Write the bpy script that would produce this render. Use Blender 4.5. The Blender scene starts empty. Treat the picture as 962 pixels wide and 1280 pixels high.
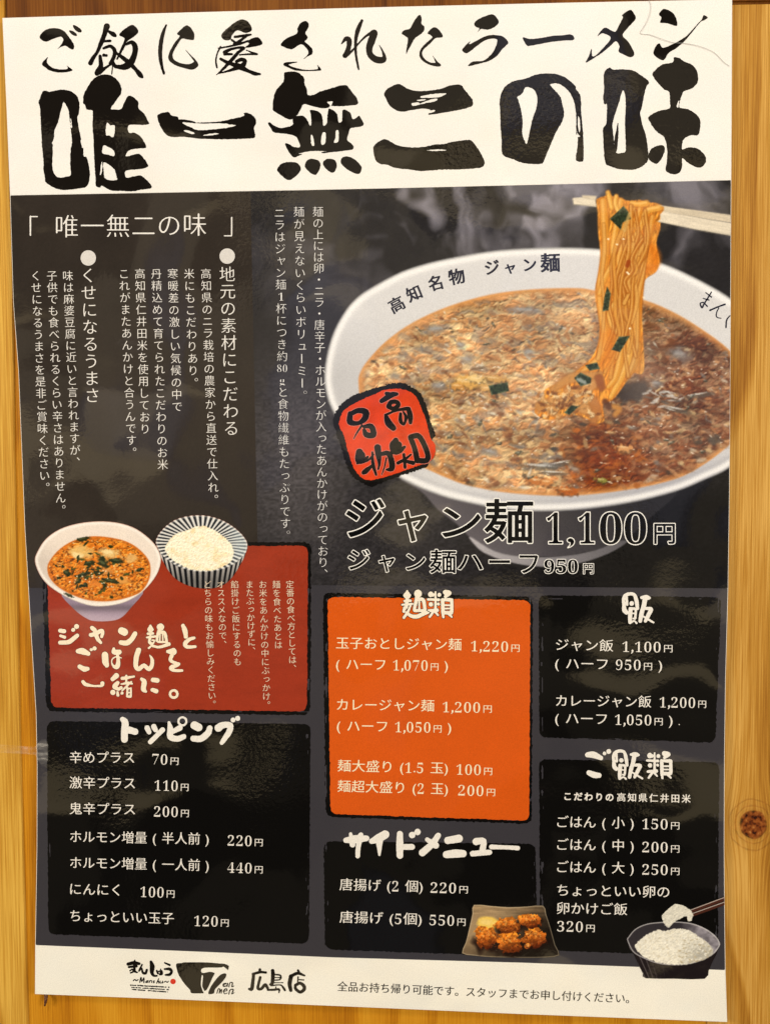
import bpy, math, random
import numpy as np
from mathutils import Matrix, Vector

random.seed(7)
rng = np.random.default_rng(11)
SC = bpy.context.scene
COL = SC.collection

# ------------------------------------------------------------------ camera
F_PX, W_PX, H_PX = 1000.0, 962.0, 1280.0
Z0 = 1.30                                   # height of the poster's centre above the floor
PW, PH = 0.42, 0.594                        # an A2 sheet


def _pose():
    src = [(3, 22), (914.7, -1.5), (908.5, 1278), (44, 1243)]
    dst = [(-PW/2, PH/2), (PW/2, PH/2), (PW/2, -PH/2), (-PW/2, -PH/2)]
    A = []
    for (x, y), (u, v) in zip(dst, src):
        A.append([x, y, 1, 0, 0, 0, -u*x, -u*y, -u])
        A.append([0, 0, 0, x, y, 1, -v*x, -v*y, -v])
    Hm = np.linalg.svd(np.array(A, float))[2][-1].reshape(3, 3)
    K = np.array([[F_PX, 0, W_PX/2], [0, F_PX, H_PX/2], [0, 0, 1]])
    B = np.linalg.inv(K) @ Hm
    B /= math.sqrt(np.linalg.norm(B[:, 0])*np.linalg.norm(B[:, 1]))
    if B[2, 2] < 0:
        B = -B
    r1, r2, t = B.T
    M = np.stack([r1, np.cross(r2, r1), r2], 1)       # world x, y, z axes in camera axes
    U, _, Vt = np.linalg.svd(M)
    return U @ Vt, t


ROT, TRN = _pose()
CAM_POS = -ROT.T @ TRN                      # relative to the poster's centre


def px2plane(x, y, plane_y=0.0):
    """measured photo position -> (x, z) on the wall-parallel plane at that depth, relative to the poster centre"""
    x = np.asarray(x, float); y = np.asarray(y, float)
    d = np.stack([(x-W_PX/2)/F_PX, (y-H_PX/2)/F_PX, np.ones_like(x)], -1) @ ROT
    s = (plane_y-CAM_POS[1])/d[..., 1]
    return CAM_POS[0]+s*d[..., 0], CAM_POS[2]+s*d[..., 2]


cam = bpy.data.cameras.new('camera')
cam.sensor_fit = 'HORIZONTAL'; cam.sensor_width = 36.0
cam.lens = F_PX/W_PX*36.0
cam.clip_start = 0.01; cam.clip_end = 50
cam_o = bpy.data.objects.new('camera', cam); COL.objects.link(cam_o)
Rw = ROT.T                                   # camera axes (right, down, forward) in world
m = Matrix(((Rw[0, 0], -Rw[0, 1], -Rw[0, 2], CAM_POS[0]),
            (Rw[1, 0], -Rw[1, 1], -Rw[1, 2], CAM_POS[1]),
            (Rw[2, 0], -Rw[2, 1], -Rw[2, 2], CAM_POS[2]+Z0),
            (0, 0, 0, 1)))
cam_o.matrix_world = m
SC.camera = cam_o

# ------------------------------------------------------------------ light
SC.view_settings.view_transform = 'Standard'
SC.view_settings.look = 'None'
SC.view_settings.exposure = 0.0
SC.view_settings.gamma = 1.0


def nn(nt, typ, **kw):
    n = nt.nodes.new(typ)
    for k, v in kw.items():
        if k == 'op': n.operation = v
        elif k.startswith('i_'):
            key = k[2:]
            n.inputs[int(key) if key.isdigit() else key.replace('_', ' ')].default_value = v
        else: setattr(n, k, v)
    return n


def ramp(nt, stops, interp='LINEAR'):
    r = nt.nodes.new('ShaderNodeValToRGB')
    r.color_ramp.interpolation = interp
    els = r.color_ramp.elements
    while len(els) < len(stops): els.new(0.5)
    for e, (p, c) in zip(els, stops):
        e.position = p; e.color = c if len(c) == 4 else (*c, 1)
    return r


# unseen eatery for the film to mirror: invented noise patches of brown, lavender, dark
world = bpy.data.worlds.new('World'); SC.world = world; world.use_nodes = True
nt = world.node_tree; L = nt.links.new
bg = nt.nodes['Background']
tc = nn(nt, 'ShaderNodeTexCoord')
mp = nn(nt, 'ShaderNodeMapping'); mp.inputs['Scale'].default_value = (1.0, 1.0, 0.8); mp.inputs['Location'].default_value = (1.7, 0.4, 2.2)
L(tc.outputs['Generated'], mp.inputs['Vector'])
vo = nn(nt, 'ShaderNodeTexNoise'); vo.inputs['Scale'].default_value = 5.6; vo.inputs['Detail'].default_value = 2.0; vo.inputs['Roughness'].default_value = 0.45
L(mp.outputs['Vector'], vo.inputs['Vector'])
rmp = ramp(nt, [(0.0, (0.05, 0.045, 0.05)), (0.425, (0.08, 0.07, 0.06)), (0.435, (0.50, 0.42, 0.30)), (0.535, (0.56, 0.46, 0.33)), (0.545, (0.26, 0.25, 0.31)), (0.60, (0.62, 0.60, 0.72)), (1.0, (0.8, 0.78, 0.84))])
L(vo.outputs['Fac'], rmp.inputs['Fac'])
sx = nn(nt, 'ShaderNodeSeparateXYZ'); L(tc.outputs['Generated'], sx.inputs['Vector'])
mr = nn(nt, 'ShaderNodeMapRange'); L(sx.outputs['Z'], mr.inputs['Value'])
mr.inputs['From Min'].default_value = -0.30; mr.inputs['From Max'].default_value = 0.20
mr.inputs['To Min'].default_value = 0.16; mr.inputs['To Max'].default_value = 1.0
vm = nn(nt, 'ShaderNodeVectorMath', op='SCALE'); L(rmp.outputs['Color'], vm.inputs[0]); L(mr.outputs['Result'], vm.inputs['Scale'])
# a few brighter warm strips lower down: noise added to streak the film's reflections
mp2 = nn(nt, 'ShaderNodeMapping'); mp2.inputs['Scale'].default_value = (4.5, 4.5, 17); mp2.inputs['Location'].default_value = (0.3, 2.4, 0.9)
L(tc.outputs['Generated'], mp2.inputs['Vector'])
no2 = nn(nt, 'ShaderNodeTexNoise'); no2.inputs['Scale'].default_value = 1.0; no2.inputs['Detail'].default_value = 1.0
L(mp2.outputs['Vector'], no2.inputs['Vector'])
rm2 = ramp(nt, [(0.0, (0, 0, 0)), (0.605, (0, 0, 0)), (0.625, (0.85, 0.66, 0.36)), (1.0, (1.0, 0.8, 0.5))]); L(no2.outputs['Fac'], rm2.inputs['Fac'])
va = nn(nt, 'ShaderNodeVectorMath', op='ADD'); L(vm.outputs['Vector'], va.inputs[0]); L(rm2.outputs['Color'], va.inputs[1])
L(va.outputs['Vector'], bg.inputs['Color'])
bg.inputs['Strength'].default_value = 1.0


def lamp(name, loc, target, power, size, color, size_y=None):
    l = bpy.data.lights.new(name, 'AREA'); l.energy = power; l.size = size; l.color = color
    if size_y: l.shape = 'RECTANGLE'; l.size_y = size_y
    o = bpy.data.objects.new(name, l); COL.objects.link(o)
    o.location = loc
    o.rotation_euler = (Vector(target)-Vector(loc)).to_track_quat('-Z', 'Y').to_euler()
    return o


lamp('unseen_lamp', (-0.25, -1.25, Z0+1.5), (0, 0, Z0), 13.0, 0.35, (1.0, 0.95, 0.86))
lamp('unseen_lamp', (1.2, -1.2, Z0+0.45), (0, 0, Z0-0.25), 14.6, 0.35, (1.0, 0.94, 0.83))  # unseen side lamp, levels the light over the lower sheet
lamp('unseen_lamp', (-1.35, -1.1, Z0+0.35), (0, 0, Z0-0.35), 14.4, 0.4, (1.0, 0.94, 0.82))  # second unseen side lamp, set low to even out the light


# ------------------------------------------------------------------ helpers
def lin(c):
    c = np.asarray(c, float)
    return np.where(c <= 0.04045, c/12.92, ((c+0.055)/1.055)**2.4)


def C(r, g, b):
    return np.array([r, g, b], float)/255.0


def _hash(ix, iy, seed):
    h = (ix.astype(np.int64)*374761393+iy.astype(np.int64)*668265263+seed*2147483647) & 0xffffffff
    h = ((h ^ (h >> 13))*1274126177) & 0xffffffff
    h = ((h ^ (h >> 16))*2246822519) & 0xffffffff
    return ((h ^ (h >> 15)) & 0xffffff)/float(0xffffff)


def vnoise(x, y, seed=0):
    x = np.asarray(x, float); y = np.asarray(y, float)
    ix = np.floor(x); iy = np.floor(y); fx = x-ix; fy = y-iy
    fx = fx*fx*(3-2*fx); fy = fy*fy*(3-2*fy)
    a = _hash(ix, iy, seed); b = _hash(ix+1, iy, seed); c = _hash(ix, iy+1, seed); d = _hash(ix+1, iy+1, seed)
    return (a*(1-fx)+b*fx)*(1-fy)+(c*(1-fx)+d*fx)*fy


def fbm(x, y, seed=0, octv=4, gain=0.5):
    s = 0; a = 1; t = 0
    for k in range(octv):
        s = s+a*vnoise(x*2**k+17.3*k, y*2**k-9.1*k, seed+k); t += a; a *= gain
    return s/t


def smooth(pts, closed=False, n=5):
    p = np.array(pts, float)
    if len(p) < 3:
        return p
    if closed:
        q = np.concatenate([p[-1:], p, p[:2]])
    else:
        q = np.concatenate([2*p[:1]-p[1:2], p, 2*p[-1:]-p[-2:-1]])
    out = []
    for i in range(1, len(q)-2):
        p0, p1, p2, p3 = q[i-1:i+3]
        for k in range(n):
            t = k/n
            out.append(0.5*((2*p1)+(-p0+p2)*t+(2*p0-5*p1+4*p2-p3)*t*t+(-p0+3*p1-3*p2+p3)*t**3))
    if not closed:
        out.append(p[-1])
    return np.array(out)


def sd_stroke(X, Y, st, n=4):
    """distance to a brush stroke of varying width: [(x, y, width), ...]"""
    s = smooth(st, False, n) if len(st) > 2 else np.array(st, float)
    if len(s) == 1:
        return np.hypot(X-s[0, 0], Y-s[0, 1])-s[0, 2]/2
    Fd = np.full(X.shape, 1e9)
    for a, b in zip(s[:-1], s[1:]):
        dx, dy = b[0]-a[0], b[1]-a[1]; l2 = dx*dx+dy*dy
        t = np.clip(((X-a[0])*dx+(Y-a[1])*dy)/(l2 or 1), 0, 1)
        d = np.hypot(X-a[0]-t*dx, Y-a[1]-t*dy)-np.maximum(a[2]+t*(b[2]-a[2]), 0.2)/2
        Fd = np.minimum(Fd, d)
    return Fd


def sd_loops(X, Y, loops):
    """signed distance (negative inside, even-odd) to closed loops"""
    D = np.full(X.shape, 1e18); ins = np.zeros(X.shape, bool)
    for lp in loops:
        p = np.asarray(lp, float); q = np.roll(p, -1, 0)
        for (ax, ay), (bx, by) in zip(p, q):
            dx, dy = bx-ax, by-ay; l2 = dx*dx+dy*dy
            if l2 == 0: continue
            t = np.clip(((X-ax)*dx+(Y-ay)*dy)/l2, 0, 1)
            D = np.minimum(D, (X-ax-t*dx)**2+(Y-ay-t*dy)**2)
            c = ((ay > Y) != (by > Y))
            if c.any():
                xi = ax+(Y-ay)*dx/(dy if dy else 1e-9)
                ins ^= c & (X < xi)
    D = np.sqrt(D)
    return np.where(ins, -D, D)


def sd_poly(X, Y, pts, n=4):
    return sd_loops(X, Y, [smooth(pts, True, n) if n > 1 else pts])


# -- printed layers: everything printed lies on the sheet, a few hundredths of a millimetre above what it is printed over
LAYER = 0.00005


class Print:
    """collects printed shapes measured on the photograph and builds them as ONE mesh on the poster"""
    def __init__(s):
        s.v = []; s.c = []; s.f = []; s.n = 0

    def add(s, verts, cols, faces):
        verts = np.asarray(verts, float)
        s.v.append(verts); s.c.append(np.broadcast_to(np.asarray(cols, float), (len(verts), 3)))
        s.f.extend([[i+s.n for i in f] for f in faces]); s.n += len(verts)

    def field(s, x0, y0, x1, y1, res, fn, color, run=24):
        nx = max(3, int((x1-x0)/res)+2); ny = max(3, int((y1-y0)/res)+2)
        xs = x0+np.arange(nx)*res; ys = y0+np.arange(ny)*res
        X, Y = np.meshgrid(xs, ys)
        Fv = fn(X, Y)
        paint = callable(color)
        ins = Fv < 0
        cnt = ins[:-1, :-1].astype(int)+ins[:-1, 1:]+ins[1:, :-1]+ins[1:, 1:]
        full = cnt == 4
        verts = []; idx = {}; faces = []

        def gv(i, j):
            k = (i, j)
            if k not in idx:
                idx[k] = len(verts); verts.append((xs[j], ys[i]))
            return idx[k]

        def ev(i, j, i2, j2):
            if (i2, j2) < (i, j): i, j, i2, j2 = i2, j2, i, j
            k = (i, j, i2, j2)
            if k not in idx:
                a, b = Fv[i, j], Fv[i2, j2]; t = min(max(a/(a-b), 0.001), 0.999)
                idx[k] = len(verts); verts.append((xs[j]+t*(xs[j2]-xs[j]), ys[i]+t*(ys[i2]-ys[i])))
            return idx[k]
        if paint:
            I, J = np.nonzero(full)
            if len(I):
                g = np.full(Fv.shape, -1, int)
                for a, b in ((0, 0), (0, 1), (1, 0), (1, 1)): g[I+a, J+b] = 0
                gi, gj = np.nonzero(g == 0); g[gi, gj] = np.arange(len(gi))
                verts = list(zip(xs[gj], ys[gi]))
                idx = {(a, b): k for k, (a, b) in enumerate(zip(gi.tolist(), gj.tolist()))}
                faces = np.stack([g[I+1, J], g[I+1, J+1], g[I, J+1], g[I, J]], 1).tolist()
        else:
            for i in range(ny-1):
                row = full[i]
                j = 0
                while j < nx-1:
                    if row[j]:
                        k = j
                        while k < nx-1 and row[k] and k-j < run: k += 1
                        faces.append([gv(i+1, j), gv(i+1, k), gv(i, k), gv(i, j)])
                        j = k
                    else: j += 1
        for i, j in zip(*np.nonzero((cnt > 0) & (cnt < 4))):
            cs = [(i+1, j), (i+1, j+1), (i, j+1), (i, j)]
            poly = []
            for a in range(4):
                p, q = cs[a], cs[(a+1) % 4]
                if ins[p]: poly.append(gv(*p))
                if ins[p] != ins[q]: poly.append(ev(*p, *q))
            if len(poly) > 2: faces.append(poly)
        if not verts: return s
        V = np.array(verts)
        s.add(V, lin(color(V[:, 0], V[:, 1]) if paint else color), faces)
        return s

    def build(s, name, level, parent=None, mat=None):
        V = np.concatenate(s.v); Cc = np.concatenate(s.c)
        x, z = px2plane(V[:, 0], V[:, 1])
        co = np.stack([x, np.full_like(x, -level*LAYER), z], 1)
        me = bpy.data.meshes.new(name)
        nl = np.array([len(f) for f in s.f]); flat = np.fromiter((i for f in s.f for i in f), int, nl.sum())
        me.vertices.add(len(co)); me.vertices.foreach_set('co', co.ravel())
        me.loops.add(len(flat)); me.loops.foreach_set('vertex_index', flat)
        me.polygons.add(len(nl)); me.polygons.foreach_set('loop_start', np.concatenate([[0], np.cumsum(nl)[:-1]]))
        me.polygons.foreach_set('loop_total', nl)
        me.update(calc_edges=True); me.validate()
        at = me.color_attributes.new('Col', 'FLOAT_COLOR', 'POINT')
        at.data.foreach_set('color', np.concatenate([Cc, np.ones((len(Cc), 1))], 1).ravel())
        me.materials.append(mat or MAT_PRINT)
        o = bpy.data.objects.new(name, me); COL.objects.link(o)
        if parent: o.parent = parent
        return o


def warp(ox, oy, sc, items):
    return [[(ox+a[0]/sc, oy+a[1]/sc)+((a[2]/sc,) if len(a) > 2 else ()) for a in it] for it in items]


def brush(P, strokes, color, res=0.4, rough=0.25, grow=0.0, seed=3, gaps=0.0):
    """one written character or word: brush strokes joined, edges a little ragged, optional dry streaks"""
    xs = [a[0] for s_ in strokes for a in s_]; ys = [a[1] for s_ in strokes for a in s_]
    w = max(a[2] for s_ in strokes for a in s_)/2+1+max(grow, 0)

    def fn(X, Y):
        Fd = np.full(X.shape, 1e9)
        for st in strokes: Fd = np.minimum(Fd, sd_stroke(X, Y, st))
        Fd = Fd-grow+(vnoise(X*0.55, Y*0.55, seed)-0.5)*2*rough
        return Fd
    P.field(min(xs)-w, min(ys)-w, max(xs)+w, max(ys)+w, res, fn, color)


def ink(P, polys, color, holes=(), strokes=(), res=0.5, rough=0.35, seed=5, n=4):
    allp = [a for p in polys for a in p]+[a for p in strokes for a in p]
    xs = [a[0] for a in allp]; ys = [a[1] for a in allp]

    def fn(X, Y):
        Fd = np.full(X.shape, 1e9)
        for p in polys: Fd = np.minimum(Fd, sd_poly(X, Y, p, n))
        for h in holes: Fd = np.maximum(Fd, -sd_poly(X, Y, h, n))
        for st in strokes: Fd = np.minimum(Fd, sd_stroke(X, Y, st))
        return Fd+(fbm(X*0.5, Y*0.5, seed, 2)-0.5)*2*rough
    P.field(min(xs)-4, min(ys)-4, max(xs)+4, max(ys)+4, res, fn, color)


# -- type: outlines of the font that ships with Blender, horizontals thinned towards a Ming style face
_gl = {}; _tri = {}
_fc = bpy.data.curves.new('type', 'FONT'); _fo = bpy.data.objects.new('type', _fc); COL.objects.link(_fo)


def _splines(body):
    _fc.body = body
    dg = bpy.context.evaluated_depsgraph_get(); dg.update()
    cu = _fo.evaluated_get(dg).to_curve(dg, apply_modifiers=False)
    out = []
    for sp in cu.splines:
        bp = sp.bezier_points; lp = []
        for k in range(len(bp)):
            a, b = bp[k], bp[(k+1) % len(bp)]
            p0, p1, p2, p3 = [np.array(v[:2]) for v in (a.co, a.handle_right, b.handle_left, b.co)]
            straight = np.linalg.norm(np.cross(p3-p0, p1-p0))+np.linalg.norm(np.cross(p3-p0, p2-p0)) < 1e-7
            for t in ([0] if straight else [0, .25, .5, .75]):
                lp.append((1-t)**3*p0+3*(1-t)**2*t*p1+3*(1-t)*t*t*p2+t**3*p3)
        q = [lp[0]]
        for p in lp[1:]:
            if np.linalg.norm(p-q[-1]) > 1e-5: q.append(p)
        if np.linalg.norm(q[0]-q[-1]) < 1e-5: q.pop()
        if len(q) > 2: out.append(np.array(q))
    _fo.to_curve_clear()
    return out


_k1 = max(l[:, 0].max() for l in _splines('\u53e3')); _k2 = max(l[:, 0].max() for l in _splines('\u53e3\u53e3'))
EM = _k2-_k1
_kmin = min(l[:, 0].min() for l in _splines('\u53e3'))


def glyph(ch):
    if ch not in _gl:
        lp = [l/EM for l in _splines(ch)] if ch.strip() else []
        two = _splines(ch+'\u53e3')
        k = len(lp)
        adv = (min(l[:, 0].min() for l in two[k:])-_kmin)/EM
        _gl[ch] = (lp, adv)
    return _gl[ch]


def wind_field(X, Y, loops):
    """signed distance by winding number, so overlapping outlines join"""
    D = np.full(X.shape, 1e18); wn_ = np.zeros(X.shape, int)
    for p in loops:
        q = np.roll(p, -1, 0)
        for (ax, ay), (bx, by) in zip(p, q):
            dx, dy = bx-ax, by-ay; l2 = dx*dx+dy*dy
            if l2 < 1e-14: continue
            t = np.clip(((X-ax)*dx+(Y-ay)*dy)/l2, 0, 1)
            D = np.minimum(D, (X-ax-t*dx)**2+(Y-ay-t*dy)**2)
            if dy:
                hit = X < ax+(Y-ay)*dx/dy
                wn_ = wn_+np.where((ay <= Y) & (by > Y) & hit, 1, 0)-np.where((by <= Y) & (ay > Y) & hit, 1, 0)
    D = np.sqrt(D)
    return np.where(wn_ != 0, -D, D)


def thinned_field(X, Y, loops, ax, ay):
    """outline field eroded by ax across stems and ay across horizontals (negative values fatten)"""
    Fd = wind_field(X, Y, loops)
    if ax == 0 and ay == 0: return Fd
    gy, gx = np.gradient(Fd)
    g = np.hypot(gx, gy)+1e-9
    return Fd+(ax*np.abs(gx)+ay*np.abs(gy))/g


def tris(ch, ax, ay):
    k = (ch, ax, ay)
    if k not in _tri:
        lp = glyph(ch)[0]
        if not lp:
            _tri[k] = (np.zeros((0, 2)), [])
        else:
            al = np.concatenate(lp); mn = al.min(0)-0.05; mx = al.max(0)+0.05
            T = Print()
            T.field(mn[0], mn[1], mx[0], mx[1], 1/46, lambda X, Y: thinned_field(X, Y, lp, ax, ay), np.zeros(3))
            _tri[k] = (T.v[0], [f[::-1] for f in T.f]) if T.v else (np.zeros((0, 2)), [])
    return _tri[k]


SERIF = {str(d): chr(0x1D7CE+d) for d in range(10)}
SERIF['g'] = '\U0001D420'


def place(P, ch, cx, cy, size, ang, color, ax=0.0, ay=0.012, sx=1.0, centre=True):
    v, f = tris(ch, ax, ay)
    if len(v) == 0: return
    gx = (v[:, 0]-(0.5 if centre else 0))*size*sx; gy = -(v[:, 1]-0.38)*size
    c, s_ = math.cos(ang), math.sin(ang)
    V = np.stack([cx+gx*c-gy*s_, cy+gx*s_+gy*c], 1)
    P.add(V, lin(color), f)


def hline(P, text, x0, y0, x1, y1, size, color, ax=0.0, ay=0.012):
    """a horizontal line whose ink runs from (x0, y0) to (x1, y1) at mid-height"""
    it = []; x = 0.0
    for ch in text:
        sz = 1.0
        if ch == '\u5186': sz = 0.66
        if ch in SERIF: sz = 1.12
        g = SERIF.get(ch, ch)
        if ch == ' ': adv = 0.36
        elif ch in '()': adv = 0.36
        else: adv = glyph(g)[1]*sz*(0.91 if ch in SERIF else 1)+(0.035 if ch in SERIF else 0)
        if ch == '\u5186': x += 0.07
        it.append((g, x, sz)); x += adv
    lo = hi = None
    for g, px_, sz in it:
        v = tris(g, ax, ay)[0]
        if len(v):
            q_ = sz*(0.90 if g in SERIF.values() else 1); a, b = px_+v[:, 0].min()*q_, px_+v[:, 0].max()*q_
            lo = a if lo is None else min(lo, a); hi = b if hi is None else max(hi, b)
    k = (x1-x0)/((hi-lo)*size)
    ang = math.atan2(y1-y0, x1-x0)
    for g, px_, sz in it:
        t = ((px_-lo)*size*k)/(x1-x0)
        X, Y = x0+t*(x1-x0), y0+t*(y1-y0)
        ser = g in SERIF.values()
        if g == ',':            # a clear tail at this size
            brush(P, [[(X+size*0.13, Y+size*0.34, size*0.15), (X+size*0.13, Y+size*0.43, size*0.10), (X+size*0.05, Y+size*0.55, size*0.05)]], color, res=0.3, rough=0.0)
            continue
        place(P, g, X, Y+(0.13*size if sz < 1 else 0.02*size if ser else 0), size*sz, ang, color, 0.021 if ser else ax, 0.004 if ser else ay, sx=k*(0.90 if ser else 1), centre=False)


ROTV = set('\u30fc\uff08\uff09\u300c\u300d')
SMALLV = set('\u3063\u3083\u3085\u3087\u30c3\u30e3\u30e5\u30e7')


def vline(P, text, x0, y0, x1, y1, size, color, ax=0.0, ay=0.014):
    """a vertical column: first character's middle at (x0, y0), last one's at (x1, y1); [..] is set upright side by side"""
    cells = []; i = 0
    while i < len(text):
        if text[i] == '[':
            j = text.index(']', i); cells.append(text[i+1:j]); i = j+1
        else: cells.append(text[i]); i += 1
    n = len(cells)
    for k, ch in enumerate(cells):
        t = k/(n-1); x, y = x0+t*(x1-x0), y0+t*(y1-y0)
        ang = -math.atan2(x1-x0, y1-y0)*0.5
        if len(ch) > 1:
            for q, d in enumerate(ch): place(P, SERIF.get(d, d), x+(q-(len(ch)-1)/2)*size*0.5, y, size*0.95, ang, color, 0.03, 0.016, sx=0.8, centre=True) if False else place(P, SERIF.get(d, d), x+(q-1)*size*0.5, y, size*0.95, ang, color, 0.025, 0.016, sx=0.85, centre=False)
            continue
        if ch in '\u3001\u3002': place(P, ch, x+size*0.55, y-size*0.55, size, ang, color, ax, ay)
        elif ch in ROTV: place(P, ch, x, y, size, ang+math.pi/2, color, ax*0.5, ax*0.5)
        elif ch in SMALLV: place(P, ch, x+size*0.08, y-size*0.08, size, ang, color, ax, ay)
        elif ch in SERIF: place(P, SERIF[ch], x-size*0.28, y, size, ang, color, 0.02, 0.014, centre=False)
        else: place(P, ch, x, y, size, ang, color, ax, ay)


def outlined(P_out, P_in, text, boxes, out=1.2, grow=0.0, res=0.4, ax=0.0, ay=0.0, white=C(244, 242, 236), black=C(8, 8, 9)):
    """display type with a white outline round black letters; one box (x0, y0, x1, y1) of the whole mark per character"""
    for ch, (x0, y0, x1, y1) in zip(text, boxes):
        lp = glyph(SERIF.get(ch, ch))[0]
        e = out+grow; x0, y0, x1, y1 = x0+e, y0+e, x1-e, y1-e
        a = np.concatenate(lp); mn, mx = a.min(0), a.max(0)
        sc = np.array([(x1-x0)/max(mx[0]-mn[0], 1e-6), (y1-y0)/max(mx[1]-mn[1], 1e-6)])
        if mx[1]-mn[1] < 0.15: sc[1] = sc[0]; y1 = (y0+y1)/2+(mx[1]-mn[1])*sc[1]/2
        q = [np.stack([x0+(l[:, 0]-mn[0])*sc[0], y1-(l[:, 1]-mn[1])*sc[1]], 1) for l in lp]
        b = (x0-4, y0-4, x1+4, y1+4); s_ = float(sc.mean())
        P_out.field(*b, res, lambda X, Y: thinned_field(X, Y, q, ax*s_, ay*s_)-grow-out, white)
        P_in.field(*b, res, lambda X, Y: thinned_field(X, Y, q, ax*s_, ay*s_)-grow, black)


# -- painted pictures: a fine raster of ink colours the printed meshes sample
class Canvas:
    def __init__(s, x0, y0, x1, y1, res, base):
        s.x0, s.y0, s.x1, s.y1, s.res = x0, y0, x1, y1, res
        s.nx = int((x1-x0)/res)+2; s.ny = int((y1-y0)/res)+2
        s.X, s.Y = np.meshgrid(x0+np.arange(s.nx)*res, y0+np.arange(s.ny)*res)
        s.a = np.broadcast_to(np.asarray(base, float), s.X.shape+(3,)).copy()

    def mix(s, alpha, color):
        al = np.clip(alpha, 0, 1)[..., None]
        s.a = s.a*(1-al)+np.asarray(color)*al

    def win(s, x0, y0, x1, y1):
        j0 = max(0, int((x0-s.x0)/s.res)); j1 = min(s.nx, int((x1-s.x0)/s.res)+2)
        i0 = max(0, int((y0-s.y0)/s.res)); i1 = min(s.ny, int((y1-s.y0)/s.res)+2)
        return slice(i0, max(i0, i1)), slice(j0, max(j0, j1))

    def dab(s, x, y, rx, ry, ang, color, alpha=1.0, soft=0.35, rag=0.7):
        r = max(rx, ry)*1.6+1
        w = s.win(x-r, y-r, x+r, y+r)
        X, Y = s.X[w]-x, s.Y[w]-y
        if X.size == 0: return
        c, n_ = math.cos(ang), math.sin(ang)
        d = np.sqrt(((X*c+Y*n_)/rx)**2+((-X*n_+Y*c)/ry)**2)
        if rag: d = d+rag*(vnoise((X+x)*1.5/max(ry, 0.8)+7*x, (Y+y)*1.5/max(ry, 0.8), 17)-0.5)
        al = (np.clip((1-d)/soft+0.5, 0, 1)*alpha)[..., None]
        s.a[w] = s.a[w]*(1-al)+np.asarray(color)*al

    def stroke(s, st, color, alpha=1.0, soft=0.8, edge=None, hi=None):
        m_ = max(p[2] for p in st)+3
        w = s.win(min(p[0] for p in st)-m_, min(p[1] for p in st)-m_, max(p[0] for p in st)+m_, max(p[1] for p in st)+m_)
        X, Y = s.X[w], s.Y[w]
        if X.size == 0: return
        d = sd_stroke(X, Y, st)
        if edge is not None:
            al = (np.clip(0.5-(d-0.8)/soft, 0, 1)*alpha*0.8)[..., None]; s.a[w] = s.a[w]*(1-al)+np.asarray(edge)*al
        al = (np.clip(0.5-d/soft, 0, 1)*alpha)[..., None]; s.a[w] = s.a[w]*(1-al)+np.asarray(color)*al
        if hi is not None:
            wd = max(p[2] for p in st)
            d2 = sd_stroke(X, Y, [(p[0]-p[2]*.12, p[1]-p[2]*.12, p[2]*0.35) for p in st])
            al = (np.clip(0.5-d2/(wd*0.3), 0, 1)*alpha*0.75)[..., None]; s.a[w] = s.a[w]*(1-al)+np.asarray(hi)*al

    def sample(s, x, y):
        fx = np.clip((np.asarray(x)-s.x0)/s.res, 0, s.nx-1.001); fy = np.clip((np.asarray(y)-s.y0)/s.res, 0, s.ny-1.001)
        j, i = fx.astype(int), fy.astype(int); u, v = (fx-j)[..., None], (fy-i)[..., None]
        A = s.a
        return np.clip((A[i, j]*(1-u)+A[i, j+1]*u)*(1-v)+(A[i+1, j]*(1-u)+A[i+1, j+1]*u)*v, 0, 1)


def soft(d, w=1.0):
    return np.clip(0.5-d/w, 0, 1)


def relief(n, k=1.0):
    gy, gx = np.gradient(n)
    return (-gx*0.6-gy)*k


# ------------------------------------------------------------------ materials
def new_mat(name):
    mt = bpy.data.materials.new(name); mt.use_nodes = True
    t = mt.node_tree
    return mt, t, t.nodes['Principled BSDF']


# ink under the glossy film: the film's own ripples bend what it mirrors
MAT_PRINT, t, b = new_mat('filmed_print')
at = nn(t, 'ShaderNodeAttribute', attribute_name='Col')
tc = nn(t, 'ShaderNodeTexCoord')
gr = nn(t, 'ShaderNodeTexNoise'); gr.inputs['Scale'].default_value = 1500; gr.inputs['Detail'].default_value = 2
t.links.new(tc.outputs['Object'], gr.inputs['Vector'])
g2 = nn(t, 'ShaderNodeMapRange'); g2.inputs['From Min'].default_value = 0.25; g2.inputs['From Max'].default_value = 0.75
g2.inputs['To Min'].default_value = 0.91; g2.inputs['To Max'].default_value = 1.09
t.links.new(gr.outputs['Fac'], g2.inputs['Value'])
sc_ = nn(t, 'ShaderNodeVectorMath', op='SCALE'); t.links.new(at.outputs['Color'], sc_.inputs[0]); t.links.new(g2.outputs['Result'], sc_.inputs['Scale'])
t.links.new(sc_.outputs['Vector'], b.inputs['Base Color'])
b.inputs['Roughness'].default_value = 0.6; b.inputs['Specular IOR Level'].default_value = 0.0
b.inputs['Coat Weight'].default_value = 1.0; b.inputs['Coat Roughness'].default_value = 0.04; b.inputs['Coat IOR'].default_value = 1.5
n1 = nn(t, 'ShaderNodeTexNoise'); n1.inputs['Scale'].default_value = 16; n1.inputs['Detail'].default_value = 1
n2 = nn(t, 'ShaderNodeTexNoise'); n2.inputs['Scale'].default_value = 420; n2.inputs['Detail'].default_value = 2
n3 = nn(t, 'ShaderNodeTexNoise'); n3.inputs['Scale'].default_value = 11
for q in (n1, n2, n3): t.links.new(tc.outputs['Object'], q.inputs['Vector'])
ms = nn(t, 'ShaderNodeMapRange'); ms.inputs['From Min'].default_value = 0.52; ms.inputs['From Max'].default_value = 0.64
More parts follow.
